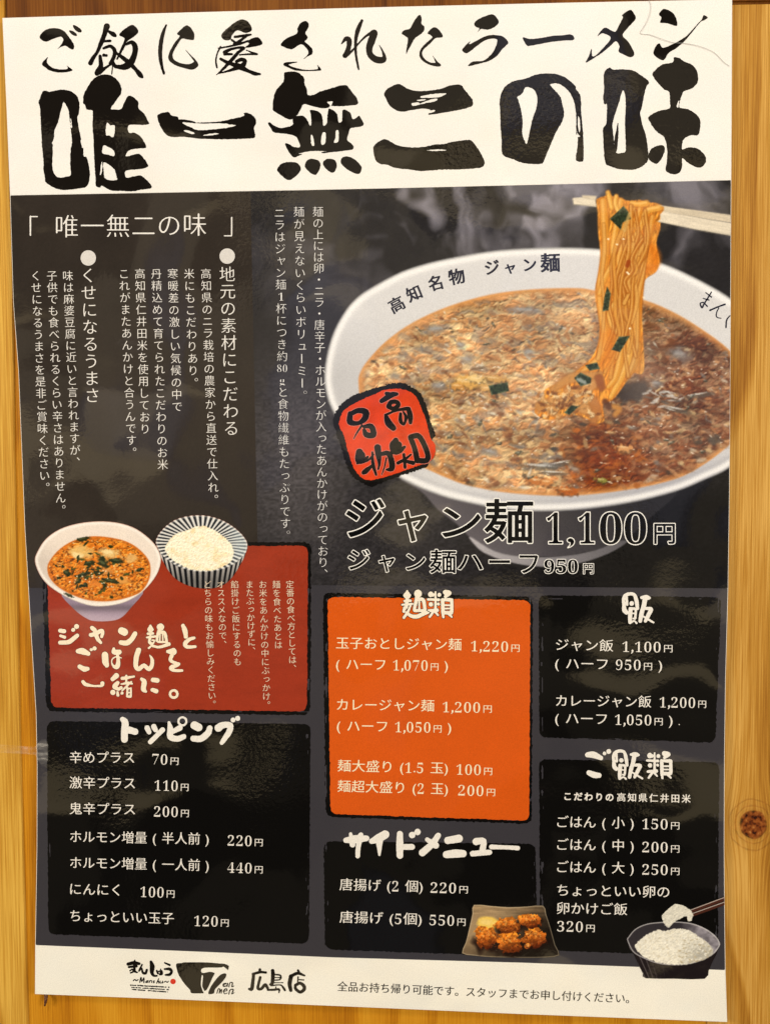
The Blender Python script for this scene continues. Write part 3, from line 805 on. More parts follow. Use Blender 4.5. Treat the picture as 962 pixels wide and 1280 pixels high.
P = Print()
for n_, (org, polys, strokes) in enumerate([
    ((40, 15), [[(58, 190), (75, 155), (120, 125), (190, 120), (240, 140), (270, 175), (300, 215), (318, 255), (308, 280), (285, 272), (260, 255), (240, 252), (215, 262), (190, 278), (222, 240), (235, 205), (215, 183), (160, 200), (110, 220), (80, 212)],
                [(120, 335), (112, 365), (125, 395), (165, 420), (220, 430), (265, 425), (265, 405), (248, 392), (275, 410), (305, 435), (270, 448), (200, 453), (140, 440), (100, 415), (75, 385)],
                [(278, 140), (300, 138), (335, 160), (335, 178), (305, 170)], [(308, 98), (330, 100), (370, 130), (370, 150), (345, 148), (318, 125)]], []),
    ((40, 15), [[(655, 170), (690, 130), (745, 95), (775, 105), (800, 145), (770, 180), (740, 200), (710, 225), (690, 265), (680, 250), (695, 205), (690, 190)]],
     [[(563, 105, 46), (545, 165, 36), (520, 230, 34), (490, 300, 24), (462, 340, 30), (440, 382, 36)], [(580, 145, 20), (610, 165, 36), (628, 178, 18)], [(545, 217, 20), (588, 215, 20)], [(540, 270, 20), (590, 255, 25), (622, 290, 30), (612, 345, 30), (588, 385, 25)], [(512, 330, 25), (518, 400, 36), (500, 440, 45), (490, 458, 40)], [(540, 322, 25), (560, 325, 20)], [(505, 450, 40), (560, 412, 20), (605, 385, 14)],
      [(690, 250, 25), (665, 300, 18), (640, 350, 15)], [(710, 240, 20), (750, 225, 30), (775, 260, 42), (770, 320, 42), (740, 380, 52), (700, 408, 50), (650, 410, 32), (622, 402, 28), (605, 370, 26)], [(640, 310, 20), (680, 340, 30), (730, 380, 35), (780, 430, 30), (812, 470, 38), (830, 487, 18)], [(606, 400, 10), (600, 465, 8)]]),
    ((190, 10), [[(188, 190), (215, 160), (258, 128), (290, 145), (315, 185), (318, 215), (310, 238), (270, 235), (225, 228), (200, 260), (170, 310), (155, 350), (165, 385), (210, 410), (270, 420), (310, 405), (310, 390), (245, 305), (290, 350), (330, 390), (348, 425), (330, 450), (295, 462), (240, 450), (180, 430), (135, 400), (122, 370), (135, 320), (170, 260), (208, 210), (195, 200)]],
     [[(108, 126, 12), (85, 180, 26), (66, 270, 32), (62, 360, 30), (75, 440, 22), (90, 490, 18)]]),
    ((190, 10), [[(520, 215), (535, 180), (590, 130), (640, 95), (680, 83), (720, 100), (748, 140), (745, 170), (700, 185), (640, 165), (600, 205), (590, 235), (550, 240)], [(710, 250), (760, 222), (800, 220), (828, 255), (820, 275), (760, 290), (700, 295), (730, 265)]],
     [[(622, 215, 18), (700, 205, 22), (742, 198, 16)], [(705, 212, 18), (650, 252, 24), (615, 270, 18)], [(600, 240, 18), (640, 265, 16)], [(500, 300, 12), (560, 290, 14), (650, 270, 18), (720, 245, 16)], [(515, 290, 16), (490, 340, 12), (480, 400, 14), (488, 445, 14)], [(545, 330, 28), (600, 305, 20), (660, 295, 20), (690, 300, 22), (650, 330, 24), (610, 375, 28), (560, 430, 24), (520, 470, 16), (485, 500, 6)], [(545, 345, 20), (600, 345, 18)], [(660, 350, 12), (720, 345, 14), (790, 345, 14), (745, 330, 12), (710, 315, 8)], [(515, 380, 20), (550, 400, 25), (600, 420, 30), (660, 440, 46), (720, 470, 28), (770, 490, 30), (810, 495, 18)], [(635, 400, 24), (670, 385, 30), (700, 395, 26), (680, 430, 38), (620, 455, 28), (560, 475, 16), (500, 490, 8)]]),
    ((340, 10), [[(65, 270), (110, 225), (185, 190), (190, 150), (215, 110), (250, 95), (275, 115), (270, 150), (250, 185), (268, 215), (260, 235), (245, 250), (280, 280), (303, 310), (300, 345), (275, 357), (235, 382), (270, 345), (265, 310), (220, 270), (165, 300), (140, 308), (90, 292)], [(85, 425), (105, 405), (195, 403), (150, 415), (125, 425), (170, 445), (250, 462), (330, 460), (345, 448), (338, 425), (355, 440), (368, 460), (355, 470), (270, 472), (180, 468), (120, 445)]], []),
    ((340, 10), [], [[(675, 92, 20), (645, 160, 34), (628, 240, 24), (628, 330, 20), (640, 410, 18), (650, 458, 14)], [(520, 268, 7), (553, 230, 32), (578, 240, 40), (576, 290, 36), (560, 340, 40), (550, 355, 36), (598, 322, 18), (640, 275, 14), (690, 222, 16), (740, 187, 24), (768, 185, 48), (748, 240, 56), (730, 300, 50), (738, 350, 45), (780, 385, 50), (830, 388, 48), (843, 365, 28), (825, 312, 12), (805, 278, 4)]]),
    ((490, 5), [[(72, 220), (90, 195), (135, 180), (165, 125), (205, 78), (222, 110), (220, 145), (242, 170), (235, 205), (200, 235), (165, 262), (140, 310), (118, 350), (105, 378), (108, 330), (118, 260), (100, 240)], [(265, 215), (310, 172), (350, 190), (380, 235), (370, 250), (325, 255), (285, 295), (240, 335), (225, 365), (235, 400), (270, 430), (310, 440), (325, 435), (303, 385), (335, 425), (367, 455), (350, 468), (300, 462), (250, 440), (215, 410), (203, 375), (215, 335), (255, 290), (300, 250), (285, 230)]], []),
    ((490, 5), [[(615, 145), (650, 110), (745, 75), (780, 95), (800, 135), (770, 170), (720, 190), (670, 185), (655, 195), (633, 217), (655, 182), (630, 170)], [(525, 345), (550, 310), (585, 278), (580, 300), (640, 270), (700, 240), (760, 230), (820, 238), (855, 260), (872, 290), (850, 315), (820, 345), (790, 385), (740, 420), (680, 440), (620, 455), (575, 465), (572, 455), (610, 430), (680, 425), (730, 390), (765, 345), (785, 295), (785, 262), (740, 258), (690, 275), (640, 310), (590, 350), (555, 367)]], []),
    ((640, 0), [[(78, 285), (90, 278), (125, 290), (200, 285), (300, 268), (380, 262), (440, 257), (465, 280), (455, 300), (400, 302), (300, 312), (200, 330), (130, 343), (110, 340), (90, 312)], [(550, 470), (575, 420), (595, 362), (600, 418), (630, 410), (680, 360), (740, 285), (690, 250), (660, 255), (637, 272), (670, 225), (700, 205), (740, 225), (775, 235), (800, 190), (830, 130), (825, 110), (880, 72), (905, 85), (926, 125), (920, 150), (870, 205), (828, 262), (870, 310), (900, 360), (915, 395), (908, 420), (880, 427), (830, 405), (798, 385), (805, 345), (778, 308), (740, 340), (680, 390), (620, 430)]], []),
    ((725, 0), [[(590, 105), (610, 75), (635, 65), (690, 90), (720, 135), (727, 190), (700, 188), (650, 172), (600, 168), (608, 130)], [(548, 395), (570, 340), (595, 325), (615, 355), (660, 345), (740, 305), (800, 265), (850, 210), (910, 145), (925, 112), (957, 128), (930, 150), (900, 165), (840, 240), (780, 310), (720, 360), (665, 395), (635, 440), (615, 450), (575, 430)]], [])]):
    ink(P, warp(*org, S6, polys), INK, (), warp(*org, S6, strokes), res=0.4, rough=0.25, seed=80+n_)
slogan = P.build('tagline_lettering', 2.5, header)
slogan['label'] = 'line of smaller flowing brush characters'

# ---- left column story text
P = Print()
for ch, x, y in [('\u300c', 42.5, 284), ('\u552f', 83.5, 282.5), ('\u4e00', 115.5, 282), ('\u7121', 147.5, 282), ('\u4e8c', 179.5, 281.5), ('\u306e', 211.5, 281), ('\u5473', 243.5, 280.5), ('\u300d', 287, 280)]:
    if ch == '\u300c':
        P.field(30, 265, 60, 300, 0.4, lambda X, Y: np.minimum(np.abs(X-38.2)+np.maximum(np.abs(Y-282)-12, 0)-0.9, np.maximum(np.abs(Y-270.6)-0.7, np.abs(X-42.5)-5)), PALE)
    elif ch == '\u300d':
        P.field(275, 262, 300, 300, 0.4, lambda X, Y: np.minimum(np.maximum(np.abs(X-289.6)-0.8, np.abs(Y-282.5)-11.5), np.maximum(np.abs(Y-294.6)-0.7, np.abs(X-285)-5)), PALE)
    else: place(P, ch, x, y, 31.5, 0.0, PALE, 0.004, 0.012)
for cx, cy in ((110.5, 322.3), (284, 320)):
    P.field(cx-11, cy-11, cx+11, cy+11, 0.5, lambda X, Y: np.hypot(X-cx, Y-cy)-9.6, C(214, 210, 205))
PT = C(226, 222, 216)
for tx, x0, y0, x1, y1, sz in [
    ('\u304f\u305b\u306b\u306a\u308b\u3046\u307e\u3055', 110.5, 344, 115.6, 494, 20.5),
    ('\u5730\u5143\u306e\u7d20\u6750\u306b\u3053\u3060\u308f\u308b', 284, 342.5, 289, 535, 20.5),
    ('\u5473\u306f\u9ebb\u5a46\u8c46\u8150\u306b\u8fd1\u3044\u3068\u8a00\u308f\u308c\u307e\u3059\u304c\u3001', 85, 344.5, 94.5, 577, 13.9),
    ('\u5b50\u4f9b\u3067\u3082\u98df\u3079\u3089\u308c\u308b\u304f\u3089\u3044\u8f9b\u3055\u306f\u3042\u308a\u307e\u305b\u3093\u3002', 65, 344.5, 76.5, 637, 13.9),
    ('\u304f\u305b\u306b\u306a\u308b\u3046\u307e\u3055\u3092\u662f\u975e\u3054\u8cde\u5473\u304f\u3060\u3055\u3044\u3002', 45, 344.5, 56.5, 609, 13.9),
    ('\u9ad8\u77e5\u770c\u306e\u30cb\u30e9\u683d\u57f9\u306e\u8fb2\u5bb6\u304b\u3089\u76f4\u9001\u3067\u4ed5\u5165\u308c\u3002', 257.5, 342, 267, 624, 13.9),
    ('\u7c73\u306b\u3082\u3053\u3060\u308f\u308a\u3042\u308a\u3002', 236.5, 342, 242, 478, 13.9),
    ('\u5bd2\u6696\u5dee\u306e\u6fc0\u3057\u3044\u6c17\u5019\u306e\u4e2d\u3067', 216, 342, 221.5, 508, 13.9),
    ('\u4e39\u7cbe\u8fbc\u3081\u3066\u80b2\u3066\u3089\u308c\u305f\u3053\u3060\u308f\u308a\u306e\u304a\u7c73', 195.5, 342, 203.5, 580.5, 13.9),
    ('\u9ad8\u77e5\u770c\u4ec1\u4e95\u7530\u7c73\u3092\u4f7f\u7528\u3057\u3066\u304a\u308a', 175, 342, 181.5, 536, 13.9),
    ('\u3053\u308c\u304c\u307e\u305f\u3042\u3093\u304b\u3051\u3068\u5408\u3046\u3093\u3067\u3059\u3002', 155, 342, 165, 565, 13.9)]:
    vline(P, tx, x0, y0, x1, y1, sz, PT, 0.002, 0.008)
P.build('lettering', 4, story)

# ------------------------------------------------------------------ the big printed photograph: a bowl of noodles lifted with chopsticks
cv = Canvas(308, 220, 918, 742, 1.0, C(40, 38, 42))
X, Y = cv.X, cv.Y
# dark slate table top, smoky above, grained at the lower left, black at the lower right
gx = fbm(X/3.2+0.6*fbm(X/22, Y/22, 5, 2)*8, Y/2.2, 4, 3)
slate_rgb = np.array(C(90, 86, 90))
base = np.full(X.shape, 0.56)
base = base+0.34*soft(np.hypot((X-372)/75, (Y-560)/150)-0.75, 1.1)-0.36*soft(-(X-640)/90, 2)*soft(-(Y-590)/40, 2)
base = base*(0.72+0.62*(gx-0.22)*np.clip((Y-380)/160, 0.25, 1))
cv.a = slate_rgb[None, None, :]*np.clip(base, 0.07, 1)[..., None]
wxx = X/70+1.7*fbm(X/60, Y/60, 9, 3); wyy = Y/95+1.2*fbm(X/55, Y/55, 10, 3)
st = fbm(wxx, wyy, 11, 4)
sm = np.clip((st-0.36)*4.2, 0, 1)*np.clip((420-Y)/150, 0, 1)
sm = sm*np.clip(0.35+0.75*np.exp(-((X-625)/120)**2)+0.35*np.exp(-((X-520)/60)**2)+0.25*np.exp(-((X-860)/60)**2), 0, 1)
cv.mix(np.clip(sm*1.15, 0, 0.85), C(152, 148, 160))
cv.mix(np.clip((fbm(X/34, Y/46, 13, 4)-0.55)*3, 0, 0.4)*np.clip((400-Y)/120, 0, 1), C(20, 20, 26))

OUTER = [(405, 468), (409, 440), (418, 412), (433, 386), (448, 370), (466, 358), (500, 340), (533, 329), (566, 321.6), (610, 314), (650, 310.5), (700, 309), (750, 311), (790, 318), (824.6, 328), (848.6, 337.5), (883, 354.6), (913, 373), (936, 395), (944, 470), (935, 560), (911, 585), (880, 600), (844, 614.6), (785, 629), (713, 638), (640, 638), (573, 626), (540, 616), (516, 606), (490, 592), (460, 570), (435, 545), (415, 513), (407, 490)]
SOUP = [(448, 480), (450, 466), (460, 450), (483, 426), (516, 403), (560, 383), (613, 368), (666, 361.5), (720, 360), (743, 363), (775, 368), (805, 375), (837, 388), (871.5, 408), (911.5, 438), (932, 470), (930, 535), (911, 556), (880, 580), (844, 598.6), (785, 612), (713, 619.5), (640, 616.5), (586, 607), (560, 598), (533, 586), (500, 570), (470, 545), (453, 512)]
BODY = [(500, 598), (527, 615), (547, 637), (571, 655.5), (587.6, 673), (600, 686), (636, 694), (677, 696), (701, 695.5), (743, 688), (768, 680), (790, 668), (815, 645), (845, 612), (760, 622), (650, 630), (560, 612)]
FOOT = [(587, 671), (596, 684), (609, 693), (636, 702.5), (677, 708.5), (722, 704.5), (760, 692), (783, 678), (775, 676), (743, 688), (701, 695.5), (660, 696), (620, 690)]
dO = sd_poly(X, Y, OUTER); dS = sd_poly(X, Y, SOUP); dB = sd_poly(X, Y, BODY); dF = sd_poly(X, Y, FOOT)
# bowl underside
shade = np.clip((X-520)/290, 0, 1)
cb = C(112, 106, 112)[None, None]*(1-shade[..., None])+C(40, 39, 42)[None, None]*shade[..., None]
cb = cb*(0.86+0.2*np.clip((Y-620)/70, 0, 1))[..., None]
al = soft(dB, 2)[..., None]; cv.a = cv.a*(1-al)+cb*al
fs = np.clip((X-590)/190, 0, 1)
cf = C(178, 174, 178)[None, None]*(1-fs[..., None])+C(92, 90, 95)[None, None]*fs[..., None]
al = soft(dF, 1.6)[..., None]; cv.a = cv.a*(1-al)+cf*al
# inside wall and lip
wall = C(214, 213, 214)[None, None]*np.ones(X.shape+(1,))
low = np.clip((Y-545)/60, 0, 1)*np.clip((X-560)/260, 0, 1)
wall = wall*(1-0.16*low[..., None]*np.array([1.0, 0.98, 0.8]))
leftd = np.clip((560-X)/140, 0, 1)*np.clip((Y-390)/80, 0, 1)
wall = wall*(1-0.10*leftd[..., None])
wall = wall*(0.985+0.03*fbm(X/1.5, Y/1.5, 19, 1))[..., None]
lip = np.exp(-((dO+5.5)/4.2)**2)
wall = wall+(np.array(C(247, 246, 245))-wall)*(lip*0.85)[..., None]
edge = np.exp(-((dO+0.5)/1.6)**2)
wall = wall*(1-0.28*edge[..., None])
al = soft(dO, 1.6)[..., None]; cv.a = cv.a*(1-al)+wall*al
# shade ring under the far lip
cv.mix(np.exp(-((dO+12)/3.0)**2)*soft(-(Y-520)/30)*soft(dO, 1)*0.16, C(130, 130, 138))
# the thick egg soup
u = X+9*(fbm(X/16, Y/12, 21, 3)-0.5)*2; v = Y+6*(fbm(X/14, Y/10, 22, 3)-0.5)*2
h1 = fbm(u/20, v/10, 23, 3); h2 = fbm(u/9, v/5, 24, 3); h3 = fbm(u/3.6, v/2.4, 25, 2)
ht = 0.5*h1+0.42*h2+0.25*h3
lit = relief(ht, 1.9)
right = np.clip((X-700+0.35*(Y-480))/130, 0, 1); right = right*right*(3-2*right)
c1 = C(232, 194, 142)[None, None]*(1-right[..., None])+C(188, 138, 104)[None, None]*right[..., None]
c2 = C(214, 154, 100)[None, None]*(1-right[..., None])+C(140, 82, 52)[None, None]*right[..., None]
mixv = np.clip((h2-0.38)*3.4, 0, 1)[..., None]
sp = c2*(1-mixv)+c1*mixv
paleM = np.clip((h3*0.5+h2*0.5-0.52)*5, 0, 1)*(1-0.45*right)
sp = sp*(1-0.55*paleM[..., None])+C(238, 208, 152)[None, None]*0.55*paleM[..., None]
og = np.clip((fbm(X/30, Y/16, 28, 3)-0.47)*5, 0, 1)*np.clip((430-Y)/60, 0.25, 1)
sp = sp*(1-0.55*og[..., None])+C(208, 128, 62)[None, None]*0.55*og[..., None]
gm = fbm(u/24, v/9.5, 29, 3); gm = np.clip((gm-0.56)*9, 0, 1)*(1-0.6*right)
sp = sp*(1-0.5*gm[..., None])+C(136, 130, 126)[None, None]*0.5*gm[..., None]
dk = np.exp(-((X-752)/46)**2-((Y-572)/46)**2); dk = np.clip(dk*1.3*(0.5+h1), 0, 1)
sp = sp*(1-0.8*dk[..., None])+C(146, 62, 12)[None, None]*0.8*dk[..., None]
crk = np.clip((0.40-np.abs(h2-0.5)*7-0.12), 0, 1)*np.clip((h1-0.35)*4, 0, 1)
sp = sp*(1-(0.55+0.5*right[..., None]*0.4)*crk[..., None]*1.2)
sp = sp*np.clip(1+lit*1.15, 0.45, 1.45)[..., None]
gl = np.clip((lit-0.17)*5, 0, 1)*np.clip((Y-470)/60, 0.2, 1)
sp = sp*(1-0.5*gl[..., None])+C(244, 234, 218)[None, None]*0.5*gl[..., None]
big = fbm(X/48, Y/26, 61, 3)
sp = sp*np.clip(0.90+0.55*(big-0.5)-0.10*right, 0.6, 1.15)[..., None]
lumi = sp.mean(-1, keepdims=True); sp = np.clip(lumi+(sp-lumi)*0.90, 0, 1); sp = np.clip(0.5+(sp-0.5)*1.12-0.02, 0, 1)
rimfade = np.clip((-dS)/9, 0, 1)
sp = sp*rimfade[..., None]+(C(214, 148, 84)[None, None]*(0.95+0.1*h3[..., None]))*(1-rimfade[..., None])
al = soft(dS, 2.2)[..., None]; cv.a = cv.a*(1-al)+np.clip(sp, 0, 1)*al
# loose curds, meat and chive flecks
R = np.random.default_rng(5)
sh = np.array(SOUP); k = 0
while k < 1250:
    x, y = R.uniform(450, 912), R.uniform(362, 618)
    i, j = int((y-cv.y0)), int((x-cv.x0))
    if dS[i, j] > -4: continue
    k += 1
    near = (y-360)/258
    s_ = 0.7+1.3*near
    ri = right[i, j]; r_ = R.random()
    a_ = R.normal(0.1, 0.55)
    if r_ < 0.40: c = C(236, 202, 146) if R.random() > ri*0.8 else C(206, 150, 102)
    elif r_ < 0.62: c = C(210, 144, 90) if R.random() > ri*0.7 else C(168, 96, 56)
    elif r_ < 0.78: c = C(124, 74, 44)
    elif r_ < 0.88: c = C(134, 128, 124)
    elif r_ < 0.94: c = C(246, 236, 214)
    else: c = C(60, 58, 50)
    if dk[i, j] > 0.35 and R.random() < 0.6: c = C(190, 104, 34) if R.random() < .5 else C(110, 52, 18)
    rx, ry = s_*R.uniform(1.4, 4.2), s_*R.uniform(0.7, 1.7)
    cv.dab(x+0.6, y+0.9*s_, rx, ry, a_, c*0.5, 0.30, 0.8)
    cv.dab(x, y, rx, ry, a_, np.clip(c*R.uniform(0.86, 1.1), 0, 1), R.uniform(0.3, 0.7), 0.8)
for k in range(46):                       # blurred grey chives under the surface
    x, y = R.uniform(470, 720), R.uniform(385, 600)
    if dS[int(y-cv.y0), int(x-cv.x0)] > -8: continue
    cv.dab(x, y, R.uniform(5, 10), R.uniform(2.2, 4.5), R.normal(0.1, 0.4), C(118, 116, 114), 0.38, 0.9)
for x, y, rx, ry, a_ in [(584, 450, 9, 5, 0.1), (661, 441, 10, 5, 0), (545, 412, 12, 5, -0.1), (576, 432, 6, 5, 0.2), (549, 483, 11, 7, 0), (850, 443, 13, 8, 0.2), (612, 565, 12, 5, 0.3), (688, 582, 16, 4, 0.1), (655, 388, 22, 5, 0.05), (820, 480, 8, 4, 0)]:
    cv.dab(x, y, rx, ry, a_, C(112, 114, 118), 0.6, 0.9); cv.dab(x-1, y-1.5, rx*.6, ry*.4, a_, C(170, 172, 176), 0.5, 0.9)
cv.dab(893, 549, 9, 7, 0.2, C(66, 62, 56), 0.75, 0.7)
for x, y, rx, ry, a_ in [(675, 584, 26, 4, 0.08), (700, 580, 14, 3, -0.2), (690, 592, 18, 2.4, 0.05), (870, 495, 18, 3, -0.15), (842, 512, 16, 3, 0.2)]:
    cv.dab(x, y, rx, ry, a_, C(84, 80, 72), 0.65, 0.8); cv.dab(x, y-2.4, rx*.7, ry*.35, a_, C(226, 226, 222), 0.7, 0.8)
for x, y, rx, ry, q_ in [(672, 601, 12, 5, C(196, 118, 54)), (684, 603, 9, 4.5, C(214, 140, 74)), (708, 613, 13, 4.5, C(186, 98, 34)), (585, 478, 20, 7, C(224, 172, 92)), (598, 474, 12, 4, C(240, 204, 136)), (572, 483, 10, 4, C(206, 146, 74)), (618, 473, 15, 4, C(208, 158, 88)), (780, 560, 12, 4, C(214, 150, 90)), (752, 600, 8, 3, C(140, 136, 60)), (610, 486, 10, 4, C(222, 170, 100))]:
    cv.dab(x+0.5, y+2, rx, ry, 0.1, q_*0.45, 0.7, 0.7, 1.0); cv.dab(x, y, rx, ry, 0.08, q_, 0.9, 0.6, 1.1); cv.dab(x-rx*.2, y-ry*.35, rx*.5, ry*.3, 0.1, C(248, 222, 172), 0.55, 0.8, 1.0)
for k in range(34):                       # dark chive ends
    x, y = R.uniform(465, 905), R.uniform(372, 606)
    if dS[int(y-cv.y0), int(x-cv.x0)] > -8: continue
    nr = 0.6+0.7*(y-360)/258
    cv.dab(x, y, R.uniform(3, 7)*nr, R.uniform(1.0, 2.2)*nr, R.normal(0.1, 0.6), C(52, 56, 44), 0.7, 0.6, 1.0); cv.dab(x-1, y-1.2, 2.2*nr, 0.8*nr, 0.1, C(196, 196, 180), 0.5, 0.8)
for k in range(260):                      # wet glints
    x, y = R.uniform(460, 908), R.uniform(450, 612)
    if dS[int(y-cv.y0), int(x-cv.x0)] > -5: continue
    cv.dab(x, y, R.uniform(0.8, 2.4), R.uniform(0.4, 0.9), R.normal(0.1, 0.5), C(250, 240, 222), 0.65, 0.6)
ch_quads = [([(610, 482), (634, 478), (636, 489), (614, 494)], C(42, 52, 40))]
# shadowed broth beside the lifted noodles
cv.dab(790, 488, 20, 13, -0.25, C(52, 44, 40), 0.92, 0.5)
for k in range(26):
    cv.dab(R.uniform(800, 850), R.uniform(488, 512), R.uniform(3, 7), R.uniform(0.8, 1.6), R.normal(0.1, 0.4), C(206, 204, 200) if k % 3 else C(90, 84, 78), 0.7, 0.6)

# thin steam over the bowl
vl = np.clip((fbm(X/70+fbm(X/40, Y/40, 63, 2), Y/50, 62, 3)-0.40)*2.2, 0, 1)*soft(dS, 6)*np.clip((600-Y)/120, 0, 1)
cv.mix(vl*0.15, C(206, 194, 184))

# the noodle hank
S4 = 4.3727
NOOD = [(700+a/S4, 230+b/S4) for a, b in [(196, 85), (203, 150), (205, 250), (214, 330), (218, 400), (204, 500), (190, 570), (194, 650), (210, 720), (215, 800), (203, 880), (165, 955), (95, 1015), (20, 1075), (-80, 1120), (-90, 1165), (-120, 1200), (-140, 1250), (-60, 1290), (60, 1260), (150, 1285), (200, 1310), (240, 1290), (232, 1210), (268, 1190), (300, 1165), (345, 1105), (395, 1035), (440, 1040), (458, 1000), (452, 850), (446, 700), (455, 560), (470, 515), (520, 482), (542, 430), (538, 390), (524, 320), (545, 250), (548, 205), (570, 150), (566, 125), (520, 102), (470, 100), (430, 85), (385, 92), (330, 78), (310, 58), (285, 66), (262, 40), (250, 62)]]
dN = sd_poly(X, Y, NOOD, 3)
w = cv.win(660, 230, 840, 540)
nn_ = fbm(X[w]/3.2+fbm(X[w]/9, Y[w]/14, 31, 2)*3, Y[w]/13, 32, 3)
nb = C(194, 108, 30)[None, None]*(1-nn_[..., None])+C(234, 166, 70)[None, None]*nn_[..., None]
nb = nb*np.clip(0.98+relief(nn_, 1.9)*1.2+0.12*np.clip((Y[w]-300)/150, -0.3, 0.6), 0.55, 1.3)[..., None]
al = soft(dN[w], 1.6)[..., None]; cv.a[w] = cv.a[w]*(1-al)+np.clip(nb, 0, 1)*al


def N4(*p): return [(700+a/S4, 230+b/S4, c/S4) for a, b, c in p]


ND = C(158, 84, 24); NH = C(250, 208, 128)
cv.stroke(N4((430, 330, 130), (480, 400, 130), (490, 440, 80)), C(214, 116, 28), 0.75, 8, hi=C(240, 170, 80))
for s_, c in [
    (N4((235, 95, 40), (240, 200, 44), (245, 330, 42), (235, 450, 40), (215, 560, 34), (225, 700, 40), (250, 850, 50), (215, 950, 44), (120, 1030, 30)), C(226, 150, 56)),
    (N4((330, 90, 30), (310, 200, 34), (290, 330, 36), (285, 430, 32), (240, 520, 28), (215, 600, 26)), C(230, 158, 62)),
    (N4((400, 130, 26), (350, 270, 30), (330, 360, 30), (318, 430, 28), (340, 520, 26), (350, 560, 26)), C(224, 150, 62)),
    (N4((540, 130, 34), (470, 150, 34), (435, 230, 36), (390, 330, 34), (395, 400, 32), (400, 470, 30), (370, 540, 30), (330, 610, 30), (280, 680, 30), (268, 720, 28), (285, 780, 28), (320, 815, 24)), C(232, 166, 72)),
    (N4((440, 110, 30), (420, 200, 30), (380, 290, 28), (372, 360, 26)), C(222, 140, 50)),
    (N4((505, 180, 30), (480, 300, 30), (450, 400, 40), (435, 520, 46), (420, 650, 52), (415, 760, 46), (420, 900, 40), (415, 1010, 34)), C(212, 132, 46)),
    (N4((390, 560, 34), (375, 680, 46), (360, 790, 40)), C(226, 152, 60)),
    (N4((385, 840, 34), (370, 960, 40), (330, 1060, 36), (275, 1165, 24)), C(236, 170, 72)),
    (N4((335, 860, 32), (325, 960, 38), (300, 1060, 34), (262, 1110, 22)), C(228, 156, 60)),
    (N4((425, 880, 36), (405, 980, 34), (370, 1050, 26)), C(206, 136, 54)),
    (N4((260, 45, 22), (270, 90, 26), (280, 130, 24)), C(240, 176, 72)),
    (N4((305, 65, 20), (300, 110, 24), (320, 160, 22)), C(236, 176, 80)),
    (N4((470, 105, 34), (430, 110, 30), (390, 105, 28)), C(236, 164, 66))]:
    cv.stroke(s_, np.clip(c*np.array([1.0, 1.03, 0.98]), 0, 1), 0.74, 2.0, edge=ND, hi=NH)
R5 = np.random.default_rng(14)
for k in range(22):                       # thinner strands tangled among them
    f_ = R5.uniform(0.05, 0.95); pts_ = []
    y0_, y1_ = R5.uniform(110, 420), R5.uniform(560, 1060)
    for q_ in range(6):
        yy_ = y0_+(y1_-y0_)*q_/5
        xl = np.interp(yy_, [80, 400, 570, 800, 1060], [215, 228, 200, 222, 150]); xr = np.interp(yy_, [80, 250, 430, 560, 1060], [540, 530, 480, 440, 420])
        pts_.append((xl+(xr-xl)*np.clip(f_+R5.normal(0, 0.07), 0.05, 0.95), yy_, R5.uniform(12, 20)))
    cv.stroke(N4(*pts_), [C(232, 168, 76), C(206, 132, 46), C(240, 184, 96), C(190, 112, 36)][k % 4], 0.7, 1.6, edge=C(134, 70, 20), hi=NH if k % 2 else None)
cv.stroke(N4((372, 425, 24), (365, 445, 24)), C(150, 62, 20), 0.85, 1.6)
for a, b in ((365, 482), (372, 490), (245, 660), (262, 300), (310, 330), (380, 790), (345, 300), (455, 620)): cv.dab(700+a/S4, 230+b/S4, 1.6, 1.1, 0.4, C(255, 240, 205), 0.9, 0.5)
cv.stroke(N4((255, 830, 70), (270, 900, 80), (250, 980, 60)), C(222, 126, 30), 0.5, 8)
# meat and curds at the foot of the hank
R4 = np.random.default_rng(77)
for s_, c in [(N4((-40, 1120, 30), (60, 1060, 50), (150, 1060, 66), (215, 1040, 30)), C(206, 150, 84)), (N4((40, 1130, 40), (130, 1125, 50), (215, 1070, 44)), C(210, 154, 94)),
              (N4((-110, 1215, 56), (-70, 1205, 66), (-40, 1240, 56)), C(200, 142, 76)), (N4((10, 1190, 56), (80, 1200, 76), (140, 1230, 56)), C(208, 156, 96)), (N4((180, 1180, 44), (195, 1240, 50), (180, 1290, 40)), C(184, 120, 62)),
              (N4((290, 1215, 26), (320, 1230, 30), (300, 1260, 26)), C(204, 140, 60)), (N4((210, 1060, 40), (225, 1110, 40)), C(150, 84, 44))]:
    cv.stroke(s_, c, 0.75, 3.5, edge=C(128, 74, 32))
for k in range(150):
    px_, py_ = R4.normal(40, 90), R4.normal(1185, 62)
    if not (-130 < px_ < 240 and 1040 < py_ < 1290) or py_ < 1130-0.45*(px_+40)*0.5: continue
    q_ = [C(232, 186, 124), C(170, 108, 54), C(216, 156, 88), C(116, 66, 32), C(244, 214, 164)][k % 5]
    x_, y_ = 700+px_/S4, 230+py_/S4; an_ = R4.normal(-0.2, 0.7)
    cv.dab(x_+0.5, y_+1.2, R4.uniform(2, 5), R4.uniform(1, 2.4), an_, q_*0.5, 0.4, 0.8); cv.dab(x_, y_, R4.uniform(2, 5), R4.uniform(0.9, 2.2), an_, q_, 0.7, 0.7, 1.2)
cv.stroke(N4((245, 1190, 36), (265, 1220, 30)), C(84, 44, 24), 0.85, 3)


